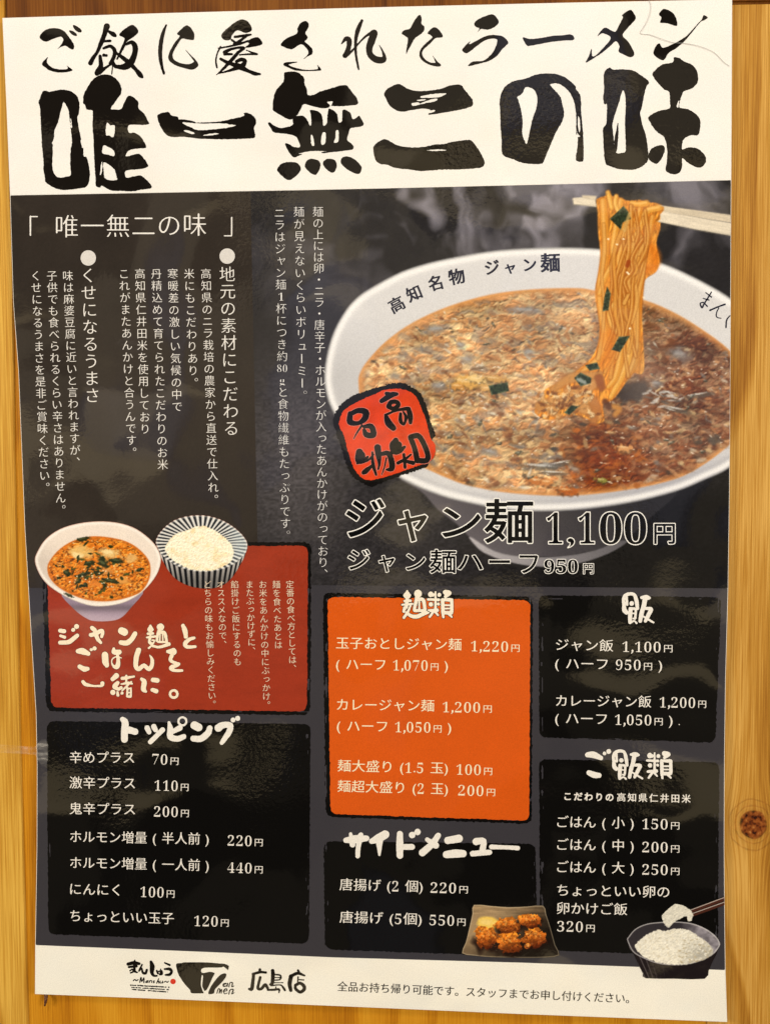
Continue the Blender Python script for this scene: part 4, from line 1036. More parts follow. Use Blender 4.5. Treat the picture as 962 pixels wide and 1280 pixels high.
def chive(pts, hl=None):
    q = [(700+a/S4, 230+b/S4) for a, b in pts]
    x0, x1 = min(p[0] for p in q)-3, max(p[0] for p in q)+3; y0, y1 = min(p[1] for p in q)-3, max(p[1] for p in q)+3
    ww = cv.win(x0, y0, x1, y1)
    d = sd_loops(X[ww], Y[ww], [q])
    nz = fbm(X[ww]/2, Y[ww]/2, 37, 2)
    c = C(44, 56, 38)[None, None]*(0.55+0.9*nz[..., None])
    a_ = soft(d, 1.2)[..., None]; cv.a[ww] = cv.a[ww]*(1-a_)+np.clip(c, 0, 1)*a_
    a_ = (np.exp(-((d+0.7)/0.8)**2)*0.4*(nz > 0.5))[..., None]; cv.a[ww] = cv.a[ww]*(1-a_)+C(150, 160, 130)*a_


chive([(270, 190), (345, 120), (370, 150), (385, 190), (340, 210), (330, 250)])
chive([(255, 560), (275, 600), (262, 690), (230, 695), (240, 620)])
chive([(280, 905), (320, 835), (380, 830), (325, 918)])
chive([(135, 990), (200, 975), (215, 1010), (160, 1020)])
chive([(75, 1060), (110, 1030), (170, 1060), (165, 1090), (110, 1105)])
chive([(20, 1250), (60, 1210), (100, 1215), (50, 1262)])
chive([(-393, 1102), (-288, 1084), (-280, 1132), (-376, 1154)])
cv.dab(726.5, 476, 6, 3, 0.5, C(206, 214, 214), 0.6, 0.8)
cv.stroke(N4((378, 160, 16), (350, 250, 22)), C(206, 168, 96), 0.7, 2)

# chopsticks
CH_UP = [(700+a/S4, 230+b/S4) for a, b in [(118, 60), (250, 68), (400, 92), (560, 118), (930, 168), (935, 212), (560, 152), (400, 120), (240, 100), (118, 82)]]
CH_LO = [(700+a/S4, 230+b/S4) for a, b in [(66, 76), (112, 72), (200, 92), (560, 150), (935, 214), (935, 284), (740, 250), (525, 205), (400, 178), (195, 124), (72, 112)]]
behind = soft(-(dN+0), 1.6)
hank_front = soft(sd_poly(X, Y, [(700+a/S4, 230+b/S4) for a, b in [(200, 60), (250, 45), (320, 60), (440, 90), (566, 125), (545, 165), (520, 215), (300, 220), (200, 130)]], 2), 1.5)
for q, c in ((CH_UP, C(214, 200, 176)), (CH_LO, C(232, 220, 198))):
    ww = cv.win(700, 235, 918, 300)
    d = sd_loops(X[ww], Y[ww], [q])
    gr_ = fbm(X[ww]/14, (Y[ww]-X[ww]*0.17)/1.6, 33, 2)
    tone = 0.9+0.14*gr_-0.22*np.clip((d+2.5)/3, 0, 1)*np.clip((Y[ww]-(252+(X[ww]-715)*0.165))/6, 0, 1)
    a_ = (soft(d, 1.3)*(1-hank_front[ww]))[..., None]
    cv.a[ww] = cv.a[ww]*(1-a_)+np.clip(c[None, None]*tone[..., None], 0, 1)*a_
# warm the far steam over the hank's right side
cv.mix(np.exp(-((X-802)/24)**2-((Y-470)/40)**2)*0.22, C(206, 190, 176))

PHOTO_R = lambda X, Y: inside(X, Y, 0.6)
photo = band('food_photograph', [(313, 238.9), (480, 235.3), (915, 225), (910, 735.5), (600, 733), (324, 731), (322, 684)], None, 2, 'large printed photograph of a steaming noodle bowl', paint=cv.sample, res=1.2)


def cut(name, pts, level, parent, label=None, canvas=cv, res=1.0, n=4, holes=(), photo_edge=True):
    P = Print(); xs = [p[0] for p in pts]; ys = [p[1] for p in pts]

    def fn(X, Y):
        d = sd_poly(X, Y, pts, n)
        for h in holes: d = np.maximum(d, -sd_poly(X, Y, h, n))
        return np.maximum(d, inside(X, Y, 0.6))
    P.field(min(xs)-2, min(ys)-2, max(xs)+2, max(ys)+2, res, fn, canvas.sample)
    o = P.build(name, level, parent)
    if label: o['label'] = label
    return o


cut('bowl_picture', OUTER, 3, photo, 'white noodle bowl with brush writing inside its rim', res=1.1)
cut('bowl_picture', BODY[:9]+FOOT[3:8]+BODY[11:], 3.2, photo, 'underside and foot of the noodle bowl', res=1.3).name = 'bowl_foot_picture'
cut('soup_picture', SOUP, 4, photo, 'orange egg soup with chives', res=0.8)
cut('noodles_picture', NOOD, 5, photo, 'hank of yellow noodles hanging from chopsticks', res=0.6, n=3)
cut('chopsticks_picture', [(716, 243.5)]+CH_UP[4:6]+CH_LO[4:6]+[(869, 287), (825, 278.5), (815, 272), (822, 266), (828, 258), (800, 251), (772, 246.5), (749, 246), (746, 256), (716.5, 255.8)], 5.5, photo, 'pale wooden chopsticks', res=0.7, n=1)

# writing fired inside the bowl's rim
NAVY = C(38, 40, 56)
P = Print()
for ch, x, y, s_, a in [('\u9ad8', 495.5, 380.5, 20, -28), ('\u77e5', 517.5, 366.5, 20, -22), ('\u540d', 544.5, 353.5, 20, -15), ('\u7269', 570.5, 345.5, 21, -12), ('\u30b8', 614.5, 334, 20, -8), ('\u30e3', 637, 334, 17, -6), ('\u30f3', 661.5, 330.5, 19, -5), ('\u9eba', 687.5, 328, 25, -2)]:
    place(P, ch, x, y, s_, math.radians(a), NAVY, -0.026, -0.014)
P.build('rim_lettering', 4.4, photo)['label'] = 'dark brush words inside the far left rim'
P = Print()
for s_ in warp(860, 350, 16.03, [[(460, 240, 26), (380, 370, 30), (310, 480, 30), (270, 550, 34), (235, 470, 26), (300, 450, 26), (375, 525, 28)], [(345, 250, 20), (460, 340, 28)], [(290, 365, 20), (410, 400, 26)], [(430, 605, 34), (580, 540, 32), (730, 485, 34)], [(605, 560, 20), (560, 660, 24), (565, 740, 24), (650, 765, 18)], [(828, 715, 22), (765, 800, 30), (750, 950, 30)]]):
    brush(P, [s_], NAVY, res=0.3, rough=0.1)
P.build('rim_lettering', 4.4, photo)['label'] = 'dark brush words inside the right rim'

# white vertical blurb over the photograph
P = Print()
for tx, x0, y0, x1, y1 in [
    ('\u9eba\u306e\u4e0a\u306b\u306f\u5375\u30fb\u30cb\u30e9\u30fb\u5510\u8f9b\u5b50\u30fb\u30db\u30eb\u30e2\u30f3\u304c\u5165\u3063\u305f\u3042\u3093\u304b\u3051\u304c\u306e\u3063\u3066\u304a\u308a\u3001', 397.3, 264.5, 404, 717),
    ('\u9eba\u304c\u898b\u3048\u306a\u3044\u304f\u3089\u3044\u30dc\u30ea\u30e5\u30fc\u30df\u30fc\u3002', 373.5, 264.5, 378, 494),
    ('\u30cb\u30e9\u306f\u30b8\u30e3\u30f3\u9eba1\u676f\u306b\u3064\u304d\u7d04[80]g\u3068\u98df\u7269\u7e4a\u7dad\u3082\u305f\u3063\u3077\u308a\u3067\u3059\u3002', 349.3, 266, 357, 669)]:
    vline(P, tx, x0, y0, x1, y1, 14.3, C(232, 230, 228), 0.008, 0.014)
P.build('blurb_lettering', 5, photo)

# dish name and price, black letters outlined white
Po, Pi = Print(), Print()
outlined(Po, Pi, '\u30b8\u30e3\u30f3\u9eba', [(431, 622, 482, 673), (496, 636.5, 535, 678.5), (551, 633.5, 602, 673), (603.5, 622, 667.5, 680.5)], out=1.35, grow=0.9, ay=0.004)
outlined(Po, Pi, '1,100', [(681.5, 639, 704, 681), (707, 671, 719, 686), (721, 639, 744, 681), (747.5, 638.5, 778, 682), (778.5, 638.5, 809, 682)], out=1.25, grow=0.0, ax=0.010, ay=0.006)
outlined(Po, Pi, '\u5186', [(816, 653.5, 844, 681)], out=1.1, grow=0.35)
outlined(Po, Pi, '\u30b8\u30e3\u30f3\u9eba\u30cf\u30fc\u30d5', [(434, 686, 463, 713), (472.5, 693.5, 494, 716), (506.5, 691.5, 532.5, 713.5), (536, 686, 570.5, 717.5), (571, 693, 604, 713), (610, 699, 638, 705), (648, 693, 673, 717.5)], out=0.95, grow=0.3, res=0.33)
outlined(Po, Pi, '950', [(679, 698.5, 693, 717.5), (694, 698.5, 708, 717.5), (708.5, 698.5, 722.5, 717.5)], out=0.9, grow=0.0, res=0.3)
outlined(Po, Pi, '\u5186', [(728, 704, 742, 718)], out=0.8, grow=0.1, res=0.3)
o = Po.build('price_lettering', 6, photo); o['label'] = 'white outline of the dish name and price'
o = Pi.build('price_lettering', 7, photo); o['label'] = 'black dish name and price inside white outlines'

# red seal
SL = 6.871
P = Print()
blk = warp(410, 475, SL, [[(48, 320), (100, 220), (200, 140), (330, 95), (450, 55), (540, 30), (640, 26), (720, 60), (795, 118), (840, 220), (882, 360), (915, 460), (908, 490), (884, 522), (840, 560), (800, 640), (860, 722), (800, 765), (700, 795), (560, 842), (450, 885), (380, 912), (310, 892), (215, 830), (165, 740), (125, 620), (78, 470), (48, 380)]])[0]
P.field(412, 474, 545, 612, 0.45, lambda X, Y: sd_poly(X, Y, blk)+(fbm(X*0.5, Y*0.5, 90, 3)-0.5)*3.2, C(14, 12, 12))
seal = P.build('seal', 8, POSTER); seal['label'] = 'slanted red seal with ragged black border'
P = Print()
red = warp(410, 475, SL, [[(95, 360), (130, 270), (200, 215), (330, 150), (430, 110), (480, 85), (600, 75), (690, 95), (750, 140), (790, 220), (840, 350), (880, 500), (918, 560), (915, 640), (870, 700), (760, 740), (620, 790), (480, 835), (340, 860), (260, 810), (210, 730), (170, 610), (140, 490), (100, 400)]])[0]


def seal_red(x, y):
    return C(214, 62, 22)[None, :]*(0.9+0.2*fbm(x/14, y/14, 92, 3))[:, None]


P.field(412, 474, 548, 612, 0.6, lambda X, Y: sd_poly(X, Y, red)+(fbm(X*0.6, Y*0.6, 91, 3)-0.5)*1.8, seal_red)
P.build('seal_face', 9, seal)
P = Print(); P2 = Print()
for n_, g_ in enumerate([
    [[(460, 180, 40), (540, 130, 50), (590, 120, 30)], [(500, 115, 30), (540, 130, 50)], [(520, 225, 44), (540, 190, 40), (590, 190, 40), (600, 220, 40), (560, 245, 36), (520, 230, 40)], [(490, 300, 20), (590, 260, 22), (680, 245, 34)], [(690, 250, 40), (705, 310, 46), (706, 365, 32)], [(500, 320, 40), (520, 370, 60), (560, 412, 50)], [(622, 290, 26), (622, 350, 34), (650, 380, 22), (668, 320, 28), (645, 272, 15)]],
    [[(190, 290, 44), (190, 360, 54), (260, 370, 36), (315, 330, 54), (322, 275, 56), (260, 262, 46), (205, 285, 40)], [(290, 390, 20), (250, 450, 14), (220, 505, 6)], [(310, 400, 30), (370, 400, 50), (390, 470, 48), (330, 470, 50), (310, 430, 30)]],
    [[(580, 520, 50), (552, 560, 50), (565, 612, 50), (610, 610, 46), (655, 575, 26)], [(600, 560, 70)], [(600, 712, 30), (660, 680, 25), (710, 640, 15)], [(650, 640, 25), (660, 750, 26)], [(680, 700, 30), (730, 712, 36)], [(708, 500, 45), (740, 580, 45), (765, 690, 50)], [(710, 490, 50), (770, 478, 45), (812, 530, 46), (855, 640, 46), (842, 690, 48), (765, 692, 45)]],
    [[(270, 620, 62), (262, 690, 56), (310, 690, 40), (340, 660, 20)], [(280, 650, 80)], [(380, 620, 15), (385, 720, 30), (412, 812, 20)], [(250, 715, 20), (340, 690, 20), (390, 640, 15)], [(385, 730, 20), (325, 780, 45), (305, 795, 36)], [(425, 580, 58), (432, 640, 52), (440, 720, 25), (430, 765, 15)], [(440, 640, 30), (515, 630, 45), (545, 700, 50), (545, 760, 48), (500, 770, 15)], [(500, 670, 14), (480, 760, 12), (460, 812, 8)]]]):
    g2_ = warp(410, 475, SL, g_)
    brush(P, g2_, C(12, 10, 10), res=0.4, rough=0.15, seed=95+n_)
    brush(P2, g2_, C(214, 120, 104), res=0.45, rough=0.15, seed=95+n_, grow=0.7)
o = P2.build('lettering', 10, seal); o['label'] = 'thin pinkish edge round the seal characters'
o = P.build('lettering', 11, seal); o['label'] = 'black seal characters'

# ------------------------------------------------------------------ menu panels
WH = C(236, 231, 222); WW = C(240, 230, 205); BLK = C(13, 12, 11)


def rrect(q, r=9):
    """rounded corners for a measured four-cornered panel (tl, tr, br, bl)"""
    out = []
    n = len(q)
    for i in range(n):
        p = np.array(q[i], float); a = np.array(q[i-1], float); b = np.array(q[(i+1) % n], float)
        ua = (a-p)/np.linalg.norm(a-p); ub = (b-p)/np.linalg.norm(b-p)
        for t in np.linspace(0, 1, 6):
            out.append(tuple((1-t)**2*(p+ua*r)+2*t*(1-t)*p+t*t*(p+ub*r)))
    return out


def panel(name, q, color, level, label, rough=1.0, r=9, seed=1, parent=None, streak=0.0, res=0.6):
    pts = rrect(q, r); P = Print()
    xs = [p[0] for p in pts]; ys = [p[1] for p in pts]

    def fn(X, Y):
        d = sd_poly(X, Y, pts, 1)
        d = d+(fbm(X*0.35, Y*0.35, seed, 3)-0.5)*2*rough
        if streak:      # dry streaks of the brush border
            g = np.maximum(vnoise(X*0.9, Y*0.05, seed+5)*(np.abs(X-xs[0]) > 0), 0)
            e = np.minimum(np.minimum(np.abs(X-max(xs)), np.abs(X-min(xs)))*1.0, 99)
            h = np.minimum(np.abs(Y-min(ys)), np.abs(Y-max(ys)))
            s1 = (np.abs(e-4) < 1.0+1.2*vnoise(Y*0.2, X*0+3, seed)) & (vnoise(Y*0.10, X*0.4, seed+3) > 1-streak)
            s2 = (np.abs(h-4.5) < 0.9) & (vnoise(X*0.08, Y*0.4, seed+4) > 1-streak*0.7)
            d = np.where((s1 | s2) & (d < 0), 0.4, d)
        return np.maximum(d, inside(X, Y, 0.6))
    P.field(min(xs)-4, min(ys)-4, max(xs)+4, max(ys)+4, res, fn, color, run=40)
    o = P.build(name, level, parent or POSTER)
    if label: o['label'] = label
    return o


# red set-meal panel
red_p = panel('set_panel', [(52, 679), (389, 677.5), (387.5, 894), (58, 889.5)], BLK, 3, 'red panel with black brushed edge, two bowls and white brush writing', 1.3, 11, 3, streak=0.3)


def red_paint(x, y):
    n = fbm(x/7, y/2.4, 55, 3); n2 = fbm(x/40, y/16, 56, 3)
    return np.array(C(152, 52, 30))[None, :]*(0.95+0.1*n2+0.05*(n-0.5))[:, None]


P = Print()
rp = rrect([(58, 684), (385, 682), (383.5, 889.5), (64.5, 884.5)], 10)
P.field(50, 676, 392, 896, 1.0, lambda X, Y: sd_poly(X, Y, rp, 1)+(fbm(X*0.3, Y*0.3, 8, 3)-0.5)*2, red_paint)
P.build('panel_face', 4, red_p)

top_p = panel('menu_panel', [(58.5, 901.5), (388, 905), (386, 1180), (60.5, 1168)], BLK, 3, 'black toppings panel with seven lines of prices', 0.9, 10, 13, streak=0.16)
noo_p = panel('menu_panel', [(403.5, 741), (665.5, 745.5), (664, 1030), (407, 1021.5)], BLK, 3, 'orange noodle panel edged in black', 1.4, 10, 23, streak=0.3)
P = Print()
op = rrect([(409.5, 746), (662.5, 750.5), (661, 1026), (413, 1017.5)], 9)


def orange_paint(x, y):
    return np.array(C(212, 88, 22))[None, :]*(0.97+0.06*fbm(x/50, y/50, 57, 3))[:, None]


P.field(404, 740, 668, 1032, 1.2, lambda X, Y: sd_poly(X, Y, op, 1)+(fbm(X*0.3, Y*0.3, 9, 3)-0.5)*2, orange_paint)
P.build('panel_face', 4, noo_p)
ric_p = panel('menu_panel', [(673, 744), (901, 746.5), (893.5, 928.5), (674, 922)], BLK, 3, 'black rice dish panel at the right edge', 1.1, 10, 33, streak=0.3)
goh_p = panel('menu_panel', [(673.5, 949), (898.5, 953), (896.5, 1196), (675, 1188)], BLK, 3, 'black panel of plain rice prices above the last rice bowl', 1.1, 10, 43, streak=0.3)
sid_p = panel('menu_panel', [(404.5, 1051.5), (669, 1055), (671, 1196.5), (406, 1187)], BLK, 3, 'black side dish panel beside the fried chicken', 1.1, 10, 53, streak=0.2)

OR = C(244, 232, 196)
P = Print()
for tx, x0, y0, x1, y1 in [('\u8f9b\u3081\u30d7\u30e9\u30b9', 87.3, 946.5, 168, 947), ('70\u5186', 190, 948, 223.3, 949.3), ('\u6fc0\u8f9b\u30d7\u30e9\u30b9', 87.3, 978, 169, 979), ('110\u5186', 193, 981, 235.8, 982), ('\u9b3c\u8f9b\u30d7\u30e9\u30b9', 87.3, 1010.5, 169, 1011.5), ('200\u5186', 192.3, 1013.5, 236.2, 1014.5),
                           ('\u30db\u30eb\u30e2\u30f3\u5897\u91cf ( \u534a\u4eba\u524d )', 88, 1045.5, 261, 1048.5), ('220\u5186', 284.3, 1049.7, 328.4, 1051), ('\u30db\u30eb\u30e2\u30f3\u5897\u91cf ( \u4e00\u4eba\u524d )', 88, 1078, 261, 1081.5), ('440\u5186', 284, 1083.6, 328.4, 1085), ('\u306b\u3093\u306b\u304f', 88, 1111, 149.5, 1112.5), ('100\u5186', 175.3, 1114, 218.3, 1115.3), ('\u3061\u3087\u3063\u3068\u3044\u3044\u7389\u5b50', 88, 1144.5, 217.4, 1148), ('120\u5186', 242.4, 1150.3, 286, 1151.5)]:
    hline(P, tx, x0, y0, x1, y1, 16.4, WH, -0.005, 0.003)
P.build('lettering', 6, top_p)
P = Print()
for tx, x0, y0, x1, y1 in [('\u7389\u5b50\u304a\u3068\u3057\u30b8\u30e3\u30f3\u9eba', 420, 803.5, 576.5, 805.5), ('1,220\u5186', 588, 806.8, 649, 808), ('( \u30cf\u30fc\u30d5 1,070\u5186 )', 420, 830, 559.5, 831.5), ('\u30ab\u30ec\u30fc\u30b8\u30e3\u30f3\u9eba', 421, 880.5, 542.5, 882), ('1,200\u5186', 552.5, 883, 614.3, 884), ('( \u30cf\u30fc\u30d5 1,050\u5186 )', 421, 907, 563.6, 909), ('\u9eba\u5927\u76db\u308a (1.5 \u7389)', 421.8, 956.8, 559.5, 960), ('100\u5186', 569.8, 961, 614.8, 962), ('\u9eba\u8d85\u5927\u76db\u308a (2 \u7389)', 421.8, 982.3, 559.5, 986), ('200\u5186', 572, 987, 618.5, 988.3)]:
    hline(P, tx, x0, y0, x1, y1, 16.4, OR, -0.005, 0.003)
P.build('lettering', 6, noo_p)
P = Print()
for tx, x0, y0, x1, y1 in [('\u30b8\u30e3\u30f3\u98ef', 694.5, 805.6, 766, 807), ('1,100\u5186', 777, 807.5, 840, 808.5), ('( \u30cf\u30fc\u30d5 950\u5186 )', 693.5, 829, 827, 831), ('\u30ab\u30ec\u30fc\u30b8\u30e3\u30f3\u98ef', 694.5, 875.6, 813.5, 877), ('1,200\u5186', 823.5, 877, 882, 878), ('( \u30cf\u30fc\u30d5 1,050\u5186 )', 693.5, 897.5, 840, 900)]:
    hline(P, tx, x0, y0, x1, y1, 16.4, WH, -0.005, 0.003)
P.field(847, 904, 850, 907.5, 0.3, lambda X, Y: np.hypot(X-848.4, Y-905.7)-0.7, WH)
P.build('lettering', 6, ric_p)
P = Print()
for tx, x0, y0, x1, y1 in [('\u3054\u306f\u3093 ( \u5c0f )', 696, 1027, 791.5, 1028.6), ('150\u5186', 801.8, 1029, 848.6, 1030), ('\u3054\u306f\u3093 ( \u4e2d )', 696, 1055.3, 791.5, 1057), ('200\u5186', 801.8, 1058, 848.6, 1059), ('\u3054\u306f\u3093 ( \u5927 )', 696, 1083.3, 791.5, 1085), ('250\u5186', 801.8, 1086, 848.6, 1087), ('\u3061\u3087\u3063\u3068\u3044\u3044\u5375\u306e', 696, 1112.5, 836, 1115), ('\u5375\u304b\u3051\u3054\u98ef', 695.6, 1135, 783.6, 1136.6), ('320\u5186', 695.6, 1157, 742.8, 1158.3)]:
    hline(P, tx, x0, y0, x1, y1, 16.4, WH, -0.005, 0.003)
for k, ch in enumerate('\u3053\u3060\u308f\u308a\u306e'): place(P, ch, 709+k*13.1, 995.3+k*0.3, 11.2, 0.02, WH, -0.028, -0.022)
for k, ch in enumerate('\u9ad8\u77e5\u770c\u4ec1\u4e95\u7530\u7c73'): place(P, ch, 776+k*13.5, 996.5+k*0.3, 11.5, 0.02, WH, -0.020, -0.006)
P.build('lettering', 6, goh_p)
P = Print()
for tx, x0, y0, x1, y1 in [('\u5510\u63da\u3052 (2 \u500b)', 424.5, 1105.3, 528, 1108), ('220\u5186', 537.5, 1108.7, 584.4, 1110), ('\u5510\u63da\u3052 (5\u500b)', 424.5, 1146, 526.8, 1148.7), ('550\u5186', 536.3, 1149.2, 581.5, 1150.5)]:
    hline(P, tx, x0, y0, x1, y1, 16.4, WH, -0.005, 0.003)
P.build('lettering', 6, sid_p)

# ---- white brush headings: pairs of a black halo and a white stroke where the print has them
RUI = [[(465, 125, 65), (490, 130, 40)], [(520, 95, 18), (520, 290, 28)], [(565, 130, 45)], [(430, 185, 25), (560, 190, 30)], [(465, 245, 50)], [(555, 240, 30), (560, 245, 26)], [(440, 320, 30), (540, 315, 40)], [(510, 310, 30), (450, 395, 25)], [(520, 340, 25), (550, 375, 20)], [(640, 100, 60), (685, 110, 50), (640, 150, 35)], [(600, 190, 30), (700, 190, 40)], [(605, 190, 40), (610, 330, 40)], [(715, 190, 35), (715, 330, 40)], [(600, 255, 18), (720, 255, 18)], [(600, 295, 15), (720, 295, 15)], [(610, 345, 40), (710, 345, 40)], [(610, 370, 30), (615, 400, 25)], [(680, 360, 30), (715, 395, 20)]]
MEN = [[(180, 85, 20), (180, 130, 90)], [(150, 205, 25), (220, 200, 30)], [(120, 250, 20), (240, 240, 25)], [(180, 180, 40), (170, 280, 35)], [(150, 290, 40), (140, 330, 30)], [(220, 260, 20), (190, 330, 28), (140, 405, 30)], [(170, 340, 25), (230, 385, 40), (300, 390, 45), (370, 360, 45), (430, 340, 35)], [(310, 115, 90)], [(300, 140, 40), (290, 190, 40), (265, 310, 35)], [(290, 190, 35), (370, 190, 40), (395, 310, 35)], [(325, 200, 18), (325, 320, 22)], [(270, 320, 35), (390, 320, 30)]]
HAN = [[(500, 410, 60), (480, 260, 75), (440, 140, 60), (350, 115, 60), (260, 150, 70), (220, 230, 60), (230, 330, 60), (240, 440, 90), (280, 490, 80)], [(280, 180, 50), (290, 330, 50)], [(385, 310, 90)], [(360, 440, 80), (350, 600, 75), (350, 690, 60)], [(350, 410, 50), (460, 430, 45), (455, 600, 45)], [(390, 510, 25), (450, 510, 25)], [(410, 610, 30), (450, 625, 25)], [(350, 700, 40), (430, 660, 30), (480, 700, 35)], [(580, 190, 50), (670, 190, 100), (740, 200, 50)], [(650, 240, 90), (620, 380, 85), (580, 520, 80), (555, 660, 70)], [(640, 410, 50), (770, 420, 70), (730, 520, 80), (660, 660, 60)], [(620, 570, 30), (700, 620, 40), (820, 690, 35)]]


def refit(strokes, a, b, ka, kb, kw):
    return [[(b[0]+(x-a[0])*ka, b[1]+(y-a[1])*kb, w_*kw) for x, y, w_ in s_] for s_ in strokes]


def heading(parent, groups, color=WH, level=6.5, halo=None, res=0.35, label=None, grow=0.15):
    P = Print(); H_ = Print()
    for n_, g_ in enumerate(groups):
        if halo is not None: brush(H_, g_, BLK, res=0.5, rough=0.2, grow=halo, seed=120+n_)
        brush(P, g_, color, res=res, rough=0.16, seed=120+n_, grow=grow)
    if halo is not None:
        q = H_.build('heading_edge', level-0.5, parent)
    o = P.build('heading_lettering', level, parent)
    o['label'] = label or 'bold white brush heading'
    return o


def ring(cx, cy, r, w_): return [(cx+r*math.cos(k*math.pi/6), cy+r*math.sin(k*math.pi/6), w_) for k in range(13)]


SB = 9.62
heading(red_p, [warp(65, 775, SB, g) for g in [
    [[(100, 127, 46), (150, 135, 46)], [(105, 190, 30), (155, 208, 34)], [(100, 272, 46), (200, 265, 50), (260, 225, 50), (305, 187, 46)], [(258, 118, 46)], [(298, 78, 56)]],
    [[(485, 95, 46), (520, 130, 50), (540, 200, 46), (560, 240, 42), (590, 272, 30)], [(470, 180, 46), (530, 165, 46), (590, 130, 44), (612, 145, 40), (600, 200, 34)]],
    [[(840, 130, 84), (872, 145, 86)], [(830, 270, 50), (900, 275, 60), (960, 230, 55), (1000, 165, 52)]],
    [[(315, 375, 50), (370, 375, 74), (440, 405, 46)], [(335, 560, 50), (390, 590, 60), (430, 585, 46)], [(475, 356, 34)], [(515, 340, 46)]],
    [[(640, 420, 74), (645, 500, 74), (662, 545, 50)], [(745, 345, 30), (750, 385, 56), (810, 385, 56)], [(790, 420, 30), (800, 500, 44), (785, 560, 54), (750, 560, 32), (722, 520, 15), (727, 470, 12), (780, 440, 12), (835, 455, 12)]],
    [[(375, 742, 40), (410, 775, 40), (500, 792, 22), (600, 790, 28), (608, 762, 46)]],
    [[(775, 670, 62), (732, 710, 48)], [(790, 757, 46), (757, 800, 56), (800, 830, 36), (832, 815, 38)], [(735, 870, 60)], [(790, 870, 28), (795, 905, 32)], [(845, 880, 34)]]]] +
    [warp(155, 775, SB, g) for g in [
        [[(-20, 702, 36), (50, 692, 30), (122, 680, 22)], [(30, 672, 26), (30, 760, 24)], [(-30, 770, 18), (60, 757, 30), (100, 767, 18)], [(-20, 850, 16), (30, 800, 22), (90, 742, 18)], [(45, 820, 24), (40, 915, 24)], [(85, 820, 20), (85, 915, 22)], [(60, 872, 12), (66, 872, 12)], [(46, 920, 26), (80, 920, 26)], [(50, 825, 16), (80, 825, 16)]],
        [[(320, 70, 25), (320, 108, 76)], [(290, 165, 28), (350, 160, 28)], [(280, 210, 24), (380, 197, 24)], [(320, 180, 24), (315, 230, 24)], [(305, 232, 24), (310, 270, 34), (340, 285, 28)], [(340, 242, 16), (370, 250, 14), (330, 310, 20), (298, 338, 20)], [(440, 85, 86)], [(430, 112, 42), (410, 162, 32), (397, 250, 28)], [(430, 152, 28), (490, 154, 36), (515, 260, 28)], [(436, 165, 14), (432, 250, 14)], [(466, 165, 14), (470, 250, 14)], [(410, 264, 22), (510, 266, 22)], [(350, 312, 28), (430, 325, 30), (540, 290, 44)]],
        [[(710, 68, 42), (735, 130, 56), (745, 200, 46)], [(845, 215, 30), (790, 232, 42), (737, 280, 50), (760, 322, 42), (860, 320, 28)]],
        [[(178, 362, 58), (150, 450, 58), (145, 555, 52), (180, 590, 48), (240, 548, 46), (300, 590, 48), (338, 540, 46), (338, 470, 36), (310, 420, 6)]],
        [[(530, 380, 40), (590, 380, 86)], [(575, 430, 46), (560, 480, 40), (600, 510, 36), (660, 530, 36)], [(650, 540, 36), (570, 572, 50), (600, 605, 36), (700, 608, 28)]],
        [[(215, 712, 38), (245, 742, 56), (235, 830, 56), (265, 860, 28)], [(350, 720, 50), (400, 726, 56)], [(345, 840, 46), (390, 856, 50)]],
        [ring(600, 890, 44, 28)]]],
        color=C(244, 228, 200), halo=0.5, label='cream brush words spread over three lines')
heading(top_p, [warp(140, 885, S6, g) for g in [
    [[(80, 85, 35), (100, 110, 50), (95, 180, 50), (95, 235, 50)], [(130, 165, 50), (175, 178, 46)]],
    [[(265, 150, 38), (280, 180, 34)], [(315, 140, 38), (328, 165, 34)], [(380, 165, 38), (340, 205, 34), (290, 255, 34)]],
    [[(430, 110, 20), (440, 160, 42), (440, 215, 46), (490, 232, 42), (540, 215, 36)], [(510, 150, 42), (450, 182, 28)], ring(530, 100, 30, 14)],
    [[(620, 130, 58), (650, 145, 58)], [(612, 230, 42), (670, 230, 46), (720, 190, 46), (735, 152, 40)]],
    [[(800, 150, 56), (830, 130, 46), (888, 130, 42), (880, 180, 42), (840, 240, 34), (825, 262, 28)], [(910, 90, 34)], [(945, 78, 36)]]]])
heading(sid_p, [warp(425, 1030, 4.1826, g) for g in [
    [[(30, 85, 26), (80, 80, 42), (138, 75, 28)], [(55, 52, 16), (65, 108, 28)], [(108, 58, 26), (95, 120, 24), (92, 168, 22)]],
    [[(235, 55, 42), (200, 75, 42), (165, 90, 26)], [(205, 90, 36), (205, 160, 12)]],
    [[(312, 52, 30), (312, 110, 36), (312, 165, 32)], [(320, 120, 28), (375, 120, 30)], [(376, 58, 32)], [(404, 42, 32)]],
    [[(512, 60, 28), (480, 105, 32), (430, 150, 36)], [(455, 82, 22), (500, 112, 32)]],
    [[(562, 86, 36), (620, 76, 40)], [(555, 160, 36), (600, 155, 42), (642, 155, 36)]],
    [[(710, 92, 36), (748, 90, 30), (743, 140, 32)], [(692, 155, 28), (780, 148, 26)]],
    [[(790, 120, 24), (860, 122, 20), (928, 126, 22)]]]])
heading(noo_p, [warp(490, 730, SB, MEN), warp(490, 730, SB, RUI)], color=C(242, 232, 212), halo=0.8)
heading(ric_p, [warp(765, 735, 16.033, HAN)], halo=None, res=0.25)
